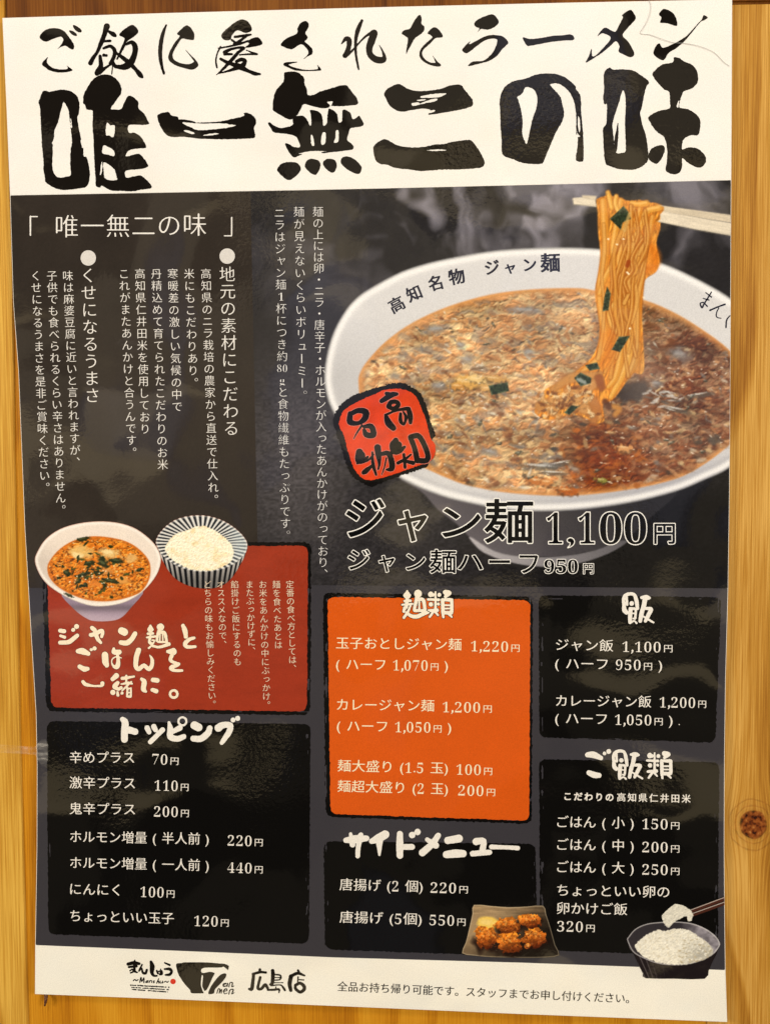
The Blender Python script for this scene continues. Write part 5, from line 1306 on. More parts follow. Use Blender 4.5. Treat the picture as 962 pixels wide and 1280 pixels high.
heading(goh_p, [warp(725, 930, 8.017, [[(72, 108, 48), (130, 108, 62), (205, 140, 42)], [(85, 288, 48), (140, 310, 60), (188, 315, 46)], [(240, 95, 34)], [(283, 75, 46)]]),
                warp(725, 930, 8.017, refit(HAN, (190, 95), (315, 60), 0.485, 0.48, 0.46)),
                warp(725, 930, 8.017, refit(RUI, (415, 75), (655, 75), 0.83, 0.82, 0.82))], res=0.25)

# small vertical text of the set panel
P = Print()
for tx, x0, x1, y1 in [('\u5b9a\u756a\u306e\u98df\u3079\u65b9\u3068\u3057\u3066\u306f\u3001', 362.4, 366, 835), ('\u9eba\u3092\u98df\u3079\u305f\u3042\u3068\u306f', 345.5, 348, 806), ('\u304a\u7c73\u3092\u3042\u3093\u304b\u3051\u306e\u4e2d\u306b\u3076\u3063\u304b\u3051\u3002', 328.5, 333.5, 881), ('\u307e\u305f\u3076\u3063\u304b\u3051\u305a\u306b\u3001', 312, 315, 813), ('\u9921\u639b\u3051\u3054\u98ef\u306b\u3059\u308b\u306e\u3082', 293.5, 297, 827), ('\u30aa\u30b9\u30b9\u30e1\u306a\u306e\u3067\u3001', 276, 279, 805), ('\u3069\u3061\u3089\u306e\u5473\u3082\u304a\u6109\u3057\u307f\u304f\u3060\u3055\u3044\u3002', 259.5, 265.5, 880)]:
    vline(P, tx, x0, 730.5, x1, y1, 10.6, C(236, 214, 186), 0.002, 0.008)
P.build('lettering', 8, red_p)

# ------------------------------------------------------------------ small printed dishes
def dish(canvas, name, outline, level, label, parent=None, res=0.55, n=4):
    P = Print(); xs = [p[0] for p in outline]; ys = [p[1] for p in outline]
    P.field(min(xs)-2, min(ys)-2, max(xs)+2, max(ys)+2, res, lambda X, Y: np.maximum(sd_poly(X, Y, outline, n), inside(X, Y, 0.6)), canvas.sample)
    o = P.build(name, level, parent or POSTER)
    if label: o['label'] = label
    return o


# little noodle bowl
s_b = 5.659
OUT2 = warp(40, 640, s_b, [[(22, 350), (40, 280), (100, 190), (200, 120), (330, 80), (480, 65), (620, 78), (740, 120), (850, 205), (905, 290), (912, 360), (880, 450), (800, 550), (700, 620), (600, 655), (480, 668), (380, 655), (250, 605), (130, 530), (60, 450)]])[0]
SOUP2 = warp(40, 640, s_b, [[(110, 400), (130, 340), (200, 260), (300, 200), (420, 172), (540, 178), (660, 205), (750, 255), (820, 330), (840, 400), (825, 490), (770, 565), (680, 605), (560, 630), (430, 628), (320, 600), (200, 540), (130, 470)]])[0]
BODY2 = warp(40, 640, s_b, [[(210, 580), (300, 690), (380, 750), (440, 772), (550, 772), (630, 750), (700, 680), (790, 560), (600, 620), (400, 620)]])[0]
c2_ = Canvas(38, 642, 206, 782, 0.55, C(172, 52, 22))
x2, y2 = c2_.X, c2_.Y
d = sd_poly(x2, y2, BODY2); tone = np.clip((y2-752)/24, 0, 1)
cb = C(150, 132, 150)[None, None]*(1-0.28*np.exp(-((y2-760)/5)**2))[..., None]+C(60, 56, 52)[None, None]*(tone*0.55)[..., None]
al = soft(d, 1)[..., None]; c2_.a = c2_.a*(1-al)+np.clip(cb, 0, 1)*al
d = sd_poly(x2, y2, OUT2)
wv = C(236, 222, 208)[None, None]*(1-0.10*np.clip((95-x2)/40, 0, 1)*np.clip((y2-670)/30, 0, 1))[..., None]
wv = wv+(C(250, 242, 232)-wv)*(np.exp(-((d+2.5)/1.8)**2)*0.8)[..., None]
wv = wv*(1-0.22*np.exp(-((d)/0.8)**2))[..., None]
al = soft(d, 1)[..., None]; c2_.a = c2_.a*(1-al)+np.clip(wv, 0, 1)*al
d = sd_poly(x2, y2, SOUP2)
ha = fbm(x2/7, y2/4.5, 70, 3); hb = fbm(x2/2.6, y2/1.9, 71, 3)
so = C(200, 100, 24)[None, None]*(1-ha[..., None])+C(236, 148, 46)[None, None]*ha[..., None]
so = so*np.clip(1+relief(ha*0.7+hb*0.5, 2.4), 0.5, 1.4)[..., None]
dkm = np.clip((hb-0.55)*7, 0, 1)*np.clip((ha-0.3)*4, 0, 1)
so = so*(1-0.6*dkm[..., None])+C(76, 34, 12)[None, None]*0.6*dkm[..., None]
rf = np.clip(-d/4, 0, 1)[..., None]; so = so*rf+C(206, 112, 36)[None, None]*(1-rf)
al = soft(d, 1.2)[..., None]; c2_.a = c2_.a*(1-al)+np.clip(so, 0, 1)*al
R = np.random.default_rng(21)
k = 0
while k < 520:
    x, y = R.uniform(58, 190), R.uniform(670, 752)
    if d[int((y-c2_.y0)/c2_.res), int((x-c2_.x0)/c2_.res)] > -2.5: continue
    k += 1; r_ = R.random()
    c = C(238, 180, 84) if r_ < .35 else C(214, 112, 26) if r_ < .6 else C(92, 40, 14) if r_ < .86 else C(246, 214, 150)
    c2_.dab(x, y, R.uniform(0.8, 2.2), R.uniform(0.5, 1.1), R.normal(0, 0.8), c, R.uniform(0.5, 0.9), 0.6)
for x, y, rx, ry, c in [(101, 690, 13, 8, C(232, 196, 120)), (97, 694, 7, 4, C(246, 222, 160)), (137, 692, 13, 6, C(230, 196, 128)), (135, 690, 8, 3, C(244, 220, 160)), (165, 698, 8, 5, C(226, 180, 110)), (133, 714, 7, 4, C(220, 150, 80)), (155, 726, 9, 5, C(226, 160, 80)), (120, 730, 8, 4, C(222, 130, 50))]:
    c2_.dab(x, y, rx, ry, 0.1, c, 0.85, 0.7)
for k in range(60):
    x, y = R.normal(118, 24), R.normal(712, 13)
    if k >= 44: x, y = R.uniform(70, 180), R.uniform(732, 750)
    if not (60 < x < 186 and 674 < y < 750): continue
    if d[int((y-c2_.y0)/c2_.res), int((x-c2_.x0)/c2_.res)] > -3: continue
    c2_.dab(x, y, R.uniform(1.8, 4.8), R.uniform(0.9, 1.9), R.normal(-0.2, 0.7), C(34, 44, 20) if k % 4 else C(64, 74, 30), 0.92, 0.5)
for x, y, rx, ry, a_ in [(104, 674, 8, 2.6, -0.2), (112, 704, 7, 3, -0.2), (129, 704, 8, 4.5, 0.5), (84, 716, 5, 4, 0.6), (104, 718, 9, 2.6, -0.3), (138, 726, 10, 3, 0.2), (98, 727, 5, 2, -0.7), (107, 731, 3, 3, 0), (175, 712, 5, 2, -0.3), (146, 701, 9, 3, 0.1), (87, 744, 6, 2, .4)]:
    c2_.dab(x, y, rx, ry, a_, C(32, 42, 22), 0.92, 0.4); c2_.dab(x-1, y-1, rx*.5, ry*.35, a_, C(110, 120, 80), 0.5, 0.6)
for k in range(26): c2_.dab(R.normal(122, 18), R.normal(722, 8), 0.8, 0.7, 0, C(248, 234, 190), 0.9, 0.5)
small_b = dish(c2_, 'noodle_bowl_picture', OUT2, 7, 'small white bowl of orange egg soup')
dish(c2_, 'bowl_foot', BODY2, 6.6, None, small_b)
dish(c2_, 'soup', SOUP2, 7.5, None, small_b)

# striped rice bowl
s_r = 6.871
OUT3 = warp(185, 635, s_r, [[(68, 300), (90, 230), (160, 150), (260, 90), (400, 62), (530, 70), (660, 115), (770, 190), (840, 270), (855, 330), (830, 400), (740, 480), (620, 530), (480, 548), (340, 530), (200, 470), (110, 390)]])[0]
BODY3 = warp(185, 635, s_r, [[(85, 350), (110, 420), (170, 530), (240, 610), (340, 665), (450, 690), (560, 690), (650, 660), (720, 600), (780, 510), (838, 390), (740, 440), (480, 500), (200, 430)]])[0]
RICE3 = warp(185, 635, s_r, [[(150, 370), (160, 310), (230, 230), (330, 190), (440, 155), (530, 170), (640, 235), (720, 320), (735, 400), (700, 470), (600, 520), (480, 540), (350, 520), (220, 450)]])[0]
c3 = Canvas(192, 640, 314, 740, 0.45, C(172, 52, 22))
x3, y3 = c3.X, c3.Y
qx, qy = (x3-252.2)/57, (y3-679.5)/35
th = np.arctan2(qy, qx)
d = sd_poly(x3, y3, BODY3)
uu = (x3-252.2)/(57-0.28*(y3-700)); ths = np.arccos(np.clip(uu, -1, 1))
strp = np.clip(np.sin(ths*44)*2.0+0.1, -1, 1)*0.5+0.5
cb = C(24, 26, 30)[None, None]*(1-strp[..., None])+C(196, 190, 184)[None, None]*strp[..., None]
cb = cb*(0.62+0.4*np.clip((726-y3)/26, 0, 1))[..., None]
al = soft(d, 0.9)[..., None]; c3.a = c3.a*(1-al)+cb*al
d = sd_poly(x3, y3, OUT3)
strp = np.clip(np.sin(th*48)*2.2-0.1, -1, 1)*0.5+0.5
rim = C(34, 38, 44)[None, None]*(1-strp[..., None])+C(228, 226, 220)[None, None]*strp[..., None]
rim = rim+(C(206, 222, 228)-rim)*(0.45*np.clip((x3-278)/20, 0, 1)*np.clip((710-y3)/20, 0, 1))[..., None]
rim = rim+(C(236, 232, 224)-rim)*(np.exp(-((d+1.2)/0.8)**2)*0.45)[..., None]
al = soft(d, 0.9)[..., None]; c3.a = c3.a*(1-al)+rim*al
d = sd_poly(x3, y3, RICE3)+(fbm(x3/2, y3/2, 75, 2)-.5)*2
ra = fbm(x3/9, y3/7, 76, 3); rb = fbm(x3/1.7, y3/1.5, 77, 2)
rc = C(250, 240, 212)[None, None]*(1-0.0*ra[..., None])
yl = np.clip((ra-0.54)*3.2+0.3*np.clip((y3-690)/20, 0, 1), 0, 1)
rc = rc*(1-0.5*yl[..., None])+C(236, 196, 128)[None, None]*0.5*yl[..., None]
rc = rc*(0.96+0.1*rb)[..., None]*np.clip(1+relief(rb, 0.5), 0.8, 1.15)[..., None]
al = soft(d, 1)[..., None]; c3.a = c3.a*(1-al)+np.clip(rc, 0, 1)*al
R = np.random.default_rng(8)
for k in range(260):
    x, y = R.uniform(206, 292), R.uniform(660, 712)
    if sd_poly(np.array([[x]]), np.array([[y]]), RICE3, 1)[0, 0] > -2: continue
    c3.dab(x, y, R.uniform(0.9, 1.8), R.uniform(0.5, 0.8), R.uniform(0, 3.1), C(255, 250, 230) if k % 3 else C(232, 206, 156), 0.45, 0.7)
rice_b = dish(c3, 'rice_bowl_picture', OUT3, 7, 'striped blue and white bowl of rice')
dish(c3, 'bowl_foot', BODY3, 6.7, None, rice_b, res=0.45)
dish(c3, 'rice', RICE3, 7.5, None, rice_b)

# fried chicken on a square plate
PL = warp(570, 1120, s_r, [[(150, 75), (300, 85), (450, 95), (600, 90), (745, 82), (770, 150), (812, 280), (850, 420), (885, 510), (750, 530), (550, 532), (300, 526), (150, 512), (48, 492), (80, 400), (110, 280), (138, 150)]])[0]
c4 = Canvas(574, 1126, 702, 1202, 0.4, BLK)
x4, y4 = c4.X, c4.Y
d = sd_poly(x4, y4, PL, 2)
kx = np.clip((x4-588)/95, 0, 1); ky = np.clip((y4-1132)/60, 0, 1)
g = np.clip(1.02-1.15*np.clip(kx*0.9+ky*0.75-0.42, 0, 1)+0.15*(fbm(x4/9, y4/4, 79, 3)-.5), 0.05, 1)
pc = C(182, 152, 112)[None, None]*g[..., None]+C(24, 18, 14)[None, None]*(1-g[..., None])
pc = pc*(0.9+0.25*(fbm(x4/22, y4/2.2, 80, 2)-0.5)*2*np.exp(-((y4-1139)/7)**2))[..., None]
edg = np.exp(-((d+0.7)/0.6)**2); pc = pc+(C(206, 190, 160)-pc)*(edg*0.55)[..., None]
al = soft(d, 0.8)[..., None]; c4.a = c4.a*(1-al)+np.clip(pc, 0, 1)*al
cx_, cy_ = 570+290/s_r, 1120+232/s_r
c4.dab(570+275/s_r, 1120+235/s_r, 14, 8.5, 0.2, C(240, 200, 92), 1, 0.3, 0.2); c4.dab(570+262/s_r, 1120+222/s_r, 8, 4, 0.1, C(244, 214, 132), 0.8, 0.8)
R = np.random.default_rng(31)
for bx, by, rx, ry in [(625, 215, 100, 62), (440, 258, 108, 76), (665, 360, 98, 82), (612, 432, 30, 26), (258, 362, 98, 102), (455, 408, 106, 90)]:
    X0, Y0, rx, ry = 570+bx/s_r, 1120+by/s_r, rx/s_r, ry/s_r
    c4.dab(X0+1, Y0+ry*0.35, rx*1.05, ry*0.85, 0, C(26, 12, 8), 0.8, 0.5)
    w = c4.win(X0-rx-3, Y0-ry-3, X0+rx+3, Y0+ry+3)
    xx, yy = c4.X[w], c4.Y[w]
    hn = fbm(xx/3.4, yy/3.0, int(bx), 4)
    dd = np.sqrt(((xx-X0)/rx)**2+((yy-Y0)/ry)**2)-1+(fbm(xx/4, yy/4, int(bx)+1, 3)-.5)*0.85
    up = np.clip(0.62-(yy-Y0)/ry*0.5-(xx-X0)/rx*0.12+relief(hn, 1.5), 0, 1.15)
    cc = C(92, 28, 10)[None, None]*(1-np.clip(up, 0, 1)[..., None])+C(246, 140, 42)[None, None]*np.clip(up, 0, 1)[..., None]
    br = np.clip((hn-0.42)*5, 0, 1)*np.clip(up, 0.1, 1)
    cc = cc*(0.72+0.48*br)[..., None]
    a_ = soft(dd*rx, 1.0)[..., None]; c4.a[w] = c4.a[w]*(1-a_)+np.clip(cc, 0, 1)*a_
    for k in range(16):
        t_ = R.uniform(3.5, 6.0); q_ = R.uniform(0.2, 0.8)
        c4.dab(X0+rx*q_*math.cos(t_), Y0+ry*q_*math.sin(t_), R.uniform(0.6, 1.4), R.uniform(0.4, 0.8), R.uniform(-.5, .5), C(255, 196, 104), 0.6, 0.6, 1.0)
    for k in range(34):
        t_, q_ = R.uniform(0, 6.28), math.sqrt(R.random())*0.85
        c4.dab(X0+rx*q_*math.cos(t_), Y0+ry*q_*math.sin(t_), R.uniform(0.5, 1.6), R.uniform(0.4, 1.0), R.uniform(0, 3), [C(240, 150, 56), C(60, 18, 8), C(196, 84, 22), C(224, 150, 90)][k % 4], [0.6, .6, .6, .35][k % 4]*(1 if math.sin(t_) < 0.4 or k % 4 != 0 else 0.3), 0.6)
chick = dish(c4, 'fried_chicken_picture', PL, 7, 'six pieces of fried chicken on a square brown plate', res=0.42, n=2)

# rice bowl with lifted rice, over the cream footer
OUT5 = warp(770, 1110, s_r, [[(90, 450), (100, 420), (160, 350), (260, 305), (380, 290), (500, 286), (640, 300), (760, 345), (850, 410), (888, 470), (880, 510), (830, 570), (740, 620), (620, 655), (480, 665), (350, 650), (230, 605), (140, 550)]])[0]
BODY5 = warp(770, 1110, s_r, [[(105, 500), (150, 570), (200, 680), (228, 735), (250, 775), (500, 779), (755, 780), (790, 710), (820, 640), (872, 520), (740, 580), (480, 620), (230, 560)]])[0]
RICE5 = warp(770, 1110, s_r, [[(155, 505), (200, 450), (260, 400), (360, 360), (420, 370), (490, 350), (600, 358), (700, 410), (780, 470), (832, 540), (780, 600), (640, 648), (480, 660), (330, 630), (220, 580)]])[0]
LUMP = warp(770, 1110, s_r, [[(385, 240), (430, 190), (500, 135), (560, 145), (620, 175), (655, 220), (645, 280), (612, 288), (600, 240), (540, 270), (490, 300), (440, 340), (400, 290)]])[0]
c5 = Canvas(778, 1118, 912, 1228, 0.42, BLK)
x5, y5 = c5.X, c5.Y
d = sd_poly(x5, y5, BODY5, 2)
cb = C(30, 24, 26)[None, None]*np.ones(x5.shape+(1,))
xx5 = (x5-840)/(50-0.55*(y5-1198))
lines = np.exp(-((((xx5+1)*7.5) % 1-0.5)/0.10)**2)*np.clip(-xx5-0.12, 0, 1)*np.clip((vnoise(xx5*7.5, y5/9, 4)-0.2)*2, 0, 1)
cb = cb+(C(160, 150, 148)-cb)*(lines*0.75)[..., None]
al = soft(d, 0.8)[..., None]; c5.a = c5.a*(1-al)+np.clip(cb, 0, 1)*al
d = sd_poly(x5, y5, OUT5)
iw = C(50, 46, 50)[None, None]*np.ones(x5.shape+(1,))
rt = np.clip((x5-850)/22, 0, 1)*(0.6+0.8*(fbm(x5/7, y5/4, 83, 3)-0.4))
iw = iw+(C(170, 164, 172)-iw)*np.clip(rt, 0, 1)[..., None]
iw = iw+(C(212, 208, 206)-iw)*(np.exp(-((d+0.9)/0.7)**2)*0.8)[..., None]
al = soft(d, 0.8)[..., None]; c5.a = c5.a*(1-al)+np.clip(iw, 0, 1)*al
for a, b in (((930, 82), (640, 190)), ((930, 122), (650, 222))):
    st_ = [(770+a[0]/s_r, 1110+a[1]/s_r, 3.4), (770+b[0]/s_r, 1110+b[1]/s_r, 2.8)]
    c5.stroke([(p[0]+0.6, p[1]+1.8, p[2]) for p in st_], C(74, 40, 30), 1, 0.8); c5.stroke([(p[0], p[1]-0.4, 0.9) for p in st_], C(236, 214, 200), 0.95, 0.8)
for q, sd_ in ((RICE5, 1), (LUMP, 2)):
    d = sd_poly(x5, y5, q)+(fbm(x5/2.2, y5/2.2, 84+sd_, 2)-.5)*2.2
    rb = fbm(x5/2.4, y5/2.0, 86+sd_, 3)
    tone = np.clip(1.0-0.20*np.clip((x5-846)/26, 0, 1)*np.clip((y5-1170)/20, 0, 1)*(sd_ == 1)-0.05*(sd_ == 2), 0, 1)
    rc = C(238, 233, 216)[None, None]*(tone*np.clip(0.98+0.14*(rb-.5)+relief(rb, 0.45), 0.75, 1.1))[..., None]
    al = soft(d, 0.9)[..., None]; c5.a = c5.a*(1-al)+np.clip(rc, 0, 1)*al
R = np.random.default_rng(9)
rq = smooth(RICE5, True, 3)
for k in range(420):
    x, y = R.uniform(794, 890), R.uniform(1162, 1206)
    if sd_loops(np.array([[x]]), np.array([[y]]), [rq])[0, 0] > -1.5: continue
    rgt = x > 846 and y > 1172
    c5.dab(x, y, R.uniform(0.9, 2.0), R.uniform(0.6, 1.1), R.uniform(0, 3.1), [C(250, 247, 236), C(212, 200, 172), C(238, 233, 216)][k % 3], 0.6 if rgt else 0.4, 0.7)
    if rgt and k % 2: c5.dab(x+0.8, y+1.2, 1.6, 0.8, 0.2, C(160, 142, 104), 0.45, 0.8)
rice2 = dish(c5, 'rice_bowl_picture', OUT5, 7, 'dark bowl of white rice straddling the cream footer', res=0.42)
dish(c5, 'bowl_foot', BODY5, 6.7, None, rice2, res=0.45, n=2)
dish(c5, 'rice', RICE5, 7.5, None, rice2, res=0.42)
CS = warp(770, 1110, s_r, [[(385, 240), (430, 190), (500, 135), (560, 145), (620, 172), (700, 155), (940, 66), (940, 140), (670, 245), (655, 250), (645, 280), (612, 288), (600, 240), (540, 270), (490, 300), (440, 340), (400, 290)]])[0]
dish(c5, 'chopsticks', CS, 8, 'dark chopsticks lifting a lump of rice', rice2, res=0.42, n=1)

# ------------------------------------------------------------------ footer writing
P = Print()
BK = C(22, 18, 14)
for g in [[[(50, 100, 40), (120, 85, 46), (182, 95, 36)], [(60, 135, 28), (150, 125, 32)], [(130, 55, 18), (125, 130, 28), (130, 190, 28)], [(72, 180, 18), (100, 162, 18), (112, 190, 22), (80, 205, 18)], [(130, 190, 26), (160, 200, 18)]],
          [[(218, 105, 20), (182, 180, 24)], [(190, 172, 20), (213, 152, 20), (225, 200, 28), (258, 210, 32), (275, 170, 28)]],
          [[(325, 72, 32), (340, 130, 60), (335, 200, 46), (362, 240, 28), (395, 240, 24)]],
          [[(395, 180, 22), (408, 212, 24)], [(415, 190, 18), (450, 180, 22), (455, 218, 28), (430, 222, 22)], [(440, 160, 14), (435, 230, 14)]],
          [[(490, 85, 18), (548, 110, 28)], [(490, 160, 24), (548, 160, 38), (573, 190, 32), (548, 225, 36), (500, 230, 22)]]]:
    brush(P, warp(155, 1195, SB, g), BK, res=0.25, rough=0.1)
for g in [[[(112, 300, 11), (130, 285, 14), (150, 300, 14), (172, 285, 11)]], [[(190, 320, 13), (205, 260, 15), (215, 308, 13), (240, 265, 13), (240, 325, 13)]], [[(280, 298, 12), (262, 318, 13), (284, 318, 12), (292, 298, 12)], [(302, 322, 12), (312, 300, 12), (332, 300, 12), (334, 322, 12)]],
          [[(366, 298, 10), (352, 306, 11), (366, 316, 12), (352, 326, 11)]], [[(418, 275, 12), (394, 330, 12)], [(400, 312, 11), (418, 304, 11), (420, 328, 12)]], [[(437, 304, 11), (434, 326, 11), (458, 324, 10), (466, 304, 11)], [(464, 306, 10), (468, 328, 11)]], [[(482, 320, 10), (500, 305, 12), (520, 320, 12), (536, 305, 10)]]]:
    brush(P, warp(155, 1195, SB, g), BK, res=0.22, rough=0.08)
for x0, y0, x1, y1, sd_ in ((70, 352, 550, 379, 1), (90, 380, 540, 408, 2), (95, 405, 528, 435, 3)):
    ax_, ay_, bx_, by_ = 155+x0/SB, 1195+y0/SB, 155+x1/SB, 1195+y1/SB
    P.field(ax_-1, ay_-2, bx_+1, by_+2, 0.25, lambda X, Y: np.maximum(np.abs(Y-(ay_+(X-ax_)/(bx_-ax_)*(by_-ay_)))-0.35-0.75*vnoise(X*1.5, Y*0.8, sd_), np.maximum(np.maximum(ax_-X, X-bx_), vnoise(X*0.9, X*0+sd_, 4)-0.80)), BK)
o = P.build('shop_lettering', 3, footer); o['label'] = 'small black brush shop name with fine print under it'
P = Print()
rd = (155+590/SB, 1195+309/SB)
P.field(rd[0]-5, rd[1]-5, rd[0]+5, rd[1]+5, 0.3, lambda X, Y: np.hypot(X-rd[0], Y-rd[1])-3.4, C(214, 58, 38))
P.build('red_dot', 3.2, footer)
SL2 = 10.689
P = Print()
ink(P, warp(215, 1195, SL2, [[(55, 130), (70, 100), (130, 98), (160, 88), (300, 86), (500, 90), (640, 104), (700, 106), (755, 132), (758, 150), (748, 190), (735, 182), (690, 145), (660, 156), (560, 158), (430, 160), (390, 185), (395, 225), (440, 226), (500, 215), (570, 230), (540, 290), (500, 385), (462, 455), (432, 472), (425, 500), (260, 500), (245, 460), (180, 390), (110, 290), (75, 220)],
                             [(700, 235), (727, 245), (715, 290), (660, 360), (590, 430), (568, 460), (560, 502), (485, 512), (500, 450), (545, 370), (610, 290), (650, 250)]]), BK,
    warp(215, 1195, SL2, [[(398, 262), (412, 264), (414, 300), (406, 360), (408, 420), (436, 475), (428, 505), (415, 480), (388, 410), (386, 340)]]), res=0.3, rough=0.15, n=2)
for g in [[[(722, 370, 20), (690, 380, 24), (690, 408, 18), (728, 400, 14), (745, 368, 14), (738, 410, 14)]], [[(760, 415, 14), (775, 362, 14), (808, 362, 16), (800, 412, 15), (830, 402, 8)]], [[(600, 500, 14), (620, 442, 14), (640, 452, 14), (630, 500, 12), (662, 452, 14), (658, 500, 14)]], [[(686, 474, 13), (735, 464, 13), (720, 440, 15), (692, 466, 16), (702, 508, 13), (740, 496, 9)]], [[(760, 512, 14), (775, 456, 14), (818, 452, 16), (800, 508, 15), (830, 492, 9)]]]:
    brush(P, warp(215, 1195, SL2, g), BK, res=0.22, rough=0.08)
o = P.build('bowl_logo', 3, footer); o['label'] = 'black bowl shaped emblem with a white seven cut into it'
P = Print()
for g in [[[(265, 130, 38), (260, 165, 28)], [(172, 190, 36), (270, 165, 36), (345, 170, 32)], [(182, 190, 42), (170, 300, 46), (155, 388, 50), (120, 390, 28)], [(270, 235, 38), (250, 310, 36), (240, 380, 42), (280, 390, 38), (335, 335, 46), (370, 380, 36)]],
          [[(435, 145, 48), (440, 200, 52), (430, 310, 46), (402, 330, 30)], [(440, 196, 18), (530, 204, 24), (545, 240, 24), (520, 268, 20), (450, 272, 18)], [(450, 236, 14), (532, 238, 14)], [(440, 306, 14), (574, 306, 12)], [(420, 345, 22), (540, 337, 18), (585, 385, 32), (598, 405, 30)], [(370, 402, 28), (450, 400, 32), (520, 395, 28), (520, 438, 18)], [(480, 360, 14), (475, 392, 14)]],
          [[(775, 142, 32), (790, 175, 28)], [(672, 222, 44), (770, 180, 42), (858, 210, 28)], [(682, 220, 56), (662, 320, 56), (678, 408, 46)], [(775, 230, 20), (770, 290, 20)], [(790, 265, 18), (850, 270, 18)], [(740, 340, 40), (800, 312, 44), (855, 355, 46), (852, 400, 46), (802, 430, 44), (745, 392, 40), (738, 345, 40)]]]:
    brush(P, warp(300, 1200, SL2, g), BK, res=0.25, rough=0.12)
o = P.build('branch_lettering', 3, footer); o['label'] = 'three heavy black brush characters'
P = Print()
hline(P, '\u5168\u54c1\u304a\u6301\u3061\u5e30\u308a\u53ef\u80fd\u3067\u3059\u3002\u30b9\u30bf\u30c3\u30d5\u307e\u3067\u304a\u7533\u3057\u4ed8\u3051\u304f\u3060\u3055\u3044\u3002', 421.5, 1233, 786, 1248.5, 13.4, C(22, 20, 18), -0.008, 0.0)
o = P.build('notice_lettering', 3, footer); o['label'] = 'one slanting line of small black print'
_fo.hide_render = True
bpy.data.objects.remove(_fo)

# ------------------------------------------------------------------ small loose things on the wall
# strip of clear tape holding the left edge
mt, t, b = new_mat('clear_tape')
b.inputs['Base Color'].default_value = (0.9, 0.86, 0.78, 1); b.inputs['Roughness'].default_value = 0.12
tr = nn(t, 'ShaderNodeBsdfTransparent'); mxs = nn(t, 'ShaderNodeMixShader')
nz = nn(t, 'ShaderNodeTexNoise'); nz.inputs['Scale'].default_value = 400; nz.inputs['Detail'].default_value = 3
tcx = nn(t, 'ShaderNodeTexCoord'); mpx = nn(t, 'ShaderNodeMapping'); mpx.inputs['Scale'].default_value = (0.25, 1, 1)
t.links.new(tcx.outputs['Object'], mpx.inputs['Vector']); t.links.new(mpx.outputs[0], nz.inputs['Vector'])
rr = ramp(t, [(0.35, (0.02, 0.02, 0.02)), (0.6, (0.10, 0.10, 0.10)), (0.75, (0.4, 0.4, 0.4))]); t.links.new(nz.outputs['Fac'], rr.inputs['Fac'])
t.links.new(rr.outputs['Color'], mxs.inputs[0]); t.links.new(tr.outputs[0], mxs.inputs[1]); t.links.new(b.outputs[0], mxs.inputs[2])
out = [n for n in t.nodes if n.type == 'OUTPUT_MATERIAL'][0]; t.links.new(mxs.outputs[0], out.inputs['Surface'])
import bmesh


def strip(name, top, bottom, depth, mat, thick=0.00006):
    """a thin sheet following measured edges, stepping from the boards up onto the poster's face"""
    bm = bmesh.new(); rows = []
    for (xa, ya), (xb, yb) in zip(top, bottom):
        yd = depth(xa); rows.append([])
        for f_ in np.linspace(0, 1, 6):
            x, y = xa+(xb-xa)*f_, ya+(yb-ya)*f_
            px_, pz_ = px2plane(x, y, yd); rows[-1].append(bm.verts.new((float(px_), yd-0.0001*math.sin(f_*9+xa), float(pz_))))
    for r0, r1 in zip(rows[:-1], rows[1:]):
        for a, b_, c, d_ in zip(r0[:-1], r1[:-1], r1[1:], r0[1:]): bm.faces.new((a, b_, c, d_))
    bmesh.ops.recalc_face_normals(bm, faces=bm.faces)
    me = bpy.data.meshes.new(name); bm.to_mesh(me); bm.free(); me.materials.append(mat)
    o = bpy.data.objects.new(name, me); COL.objects.link(o); o.location = (0, 0, Z0)
    return o


xs_t = [-40, -20, 0, 12, 24, 34, 40, 44, 47, 52, 57, 60]
tape = strip('clear_tape', [(x, 931+0.06*x-(10 if x > 50 else 4 if x > 46 else 0)*(1 if x < 58 else 0.4)) for x in xs_t], [(x, 941+0.06*x+(14 if x > 50 else 6 if x > 46 else 0)*(1 if x < 58 else 0.4)) for x in xs_t],
             lambda x: 0.0036 if x < 36 else (0.0018 if x < 44 else -0.0008), mt)
tag(tape, 'clear sticky tape over the left edge of the poster', 'tape')

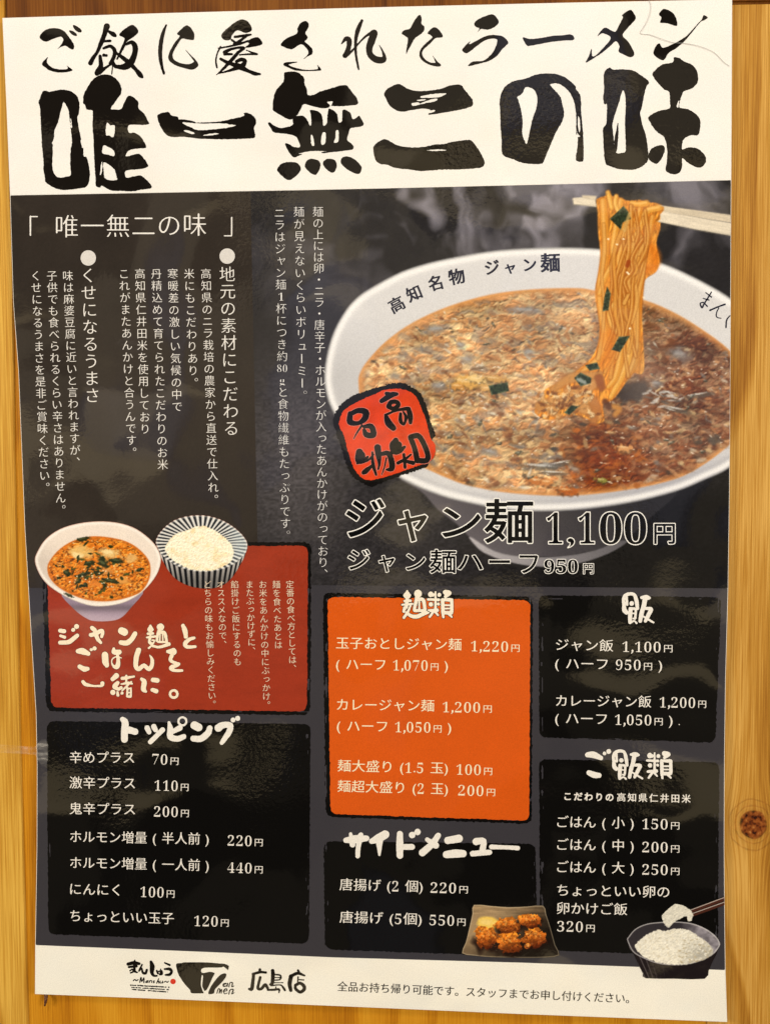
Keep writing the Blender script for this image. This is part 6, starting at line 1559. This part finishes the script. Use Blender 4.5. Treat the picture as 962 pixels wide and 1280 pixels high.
# one hair stuck on the white header
def wire(name, pts, r, mat, smooth_n=6):
    bm = bmesh.new(); ring_ = []
    q = smooth([(p[0], p[1], p[2]) for p in pts], False, smooth_n)
    for k, (x, y, yd) in enumerate(q):
        a, c = px2plane(x, y, yd); p = Vector((float(a), yd, float(c)))
        rr_ = r(k/(len(q)-1)) if callable(r) else r
        j = min(k+1, len(q)-1); i = max(k-1, 0)
        ta = px2plane(q[i][0], q[i][1], q[i][2]); tb = px2plane(q[j][0], q[j][1], q[j][2])
        tv = Vector((float(tb[0]-ta[0]), q[j][2]-q[i][2], float(tb[1]-ta[1]))).normalized()
        n1_ = tv.cross(Vector((0, 1, 0)));
        if n1_.length < 1e-4: n1_ = tv.cross(Vector((1, 0, 0)))
        n1_.normalize(); n2_ = tv.cross(n1_)
        ring_.append([bm.verts.new(p+(n1_*math.cos(k2*math.pi/4)+n2_*math.sin(k2*math.pi/4))*rr_) for k2 in range(8)])
    for r0, r1 in zip(ring_[:-1], ring_[1:]):
        for k2 in range(8): bm.faces.new((r0[k2], r0[(k2+1) % 8], r1[(k2+1) % 8], r1[k2]))
    bm.faces.new(ring_[0]); bm.faces.new(ring_[-1][::-1])
    bmesh.ops.recalc_face_normals(bm, faces=bm.faces)
    me = bpy.data.meshes.new(name); bm.to_mesh(me); bm.free(); me.materials.append(mat)
    for p in me.polygons: p.use_smooth = True
    o = bpy.data.objects.new(name, me); COL.objects.link(o); o.location = (0, 0, Z0)
    return o


mh, t, b = new_mat('hair'); b.inputs['Base Color'].default_value = (0.46, 0.45, 0.43, 1); b.inputs['Roughness'].default_value = 0.5
hair = wire('hair_strand', [(811, 0, -0.0004), (813, 9, -0.0004), (810, 22, -0.0005), (805, 32, -0.0004), (800, 41, -0.0004), (812, 43, -0.0004), (826, 48, -0.0005), (840, 52.5, -0.0004), (858, 54, -0.0004), (876, 58, -0.0005), (892, 65, -0.0004), (903, 76, -0.0004), (911, 82, -0.0003)], 0.0001, mh)
tag(hair, 'single fine hair stuck on the white top of the poster', 'hair')

mn, t, b = new_mat('rusty_iron')
nz = nn(t, 'ShaderNodeTexNoise'); nz.inputs['Scale'].default_value = 1800; nz.inputs['Detail'].default_value = 3
tcx = nn(t, 'ShaderNodeTexCoord'); t.links.new(tcx.outputs['Object'], nz.inputs['Vector'])
rr = ramp(t, [(0.35, (0.04, 0.012, 0.006)), (0.55, (0.16, 0.05, 0.02)), (0.7, (0.42, 0.24, 0.10))]); t.links.new(nz.outputs['Fac'], rr.inputs['Fac'])
t.links.new(rr.outputs['Color'], b.inputs['Base Color']); b.inputs['Roughness'].default_value = 0.6; b.inputs['Metallic'].default_value = 0.3
nail = wire('nail', [(56.5, 1236, 0.0046), (57.5, 1243, 0.0030), (57.3, 1249, 0.0016), (56.6, 1254, 0.0012), (55.9, 1257.5, 0.0014)], lambda t_: 0.00125-0.0007*t_**2, mn, 4)
tag(nail, 'small rusty nail sticking out below the poster lower left corner', 'nail')
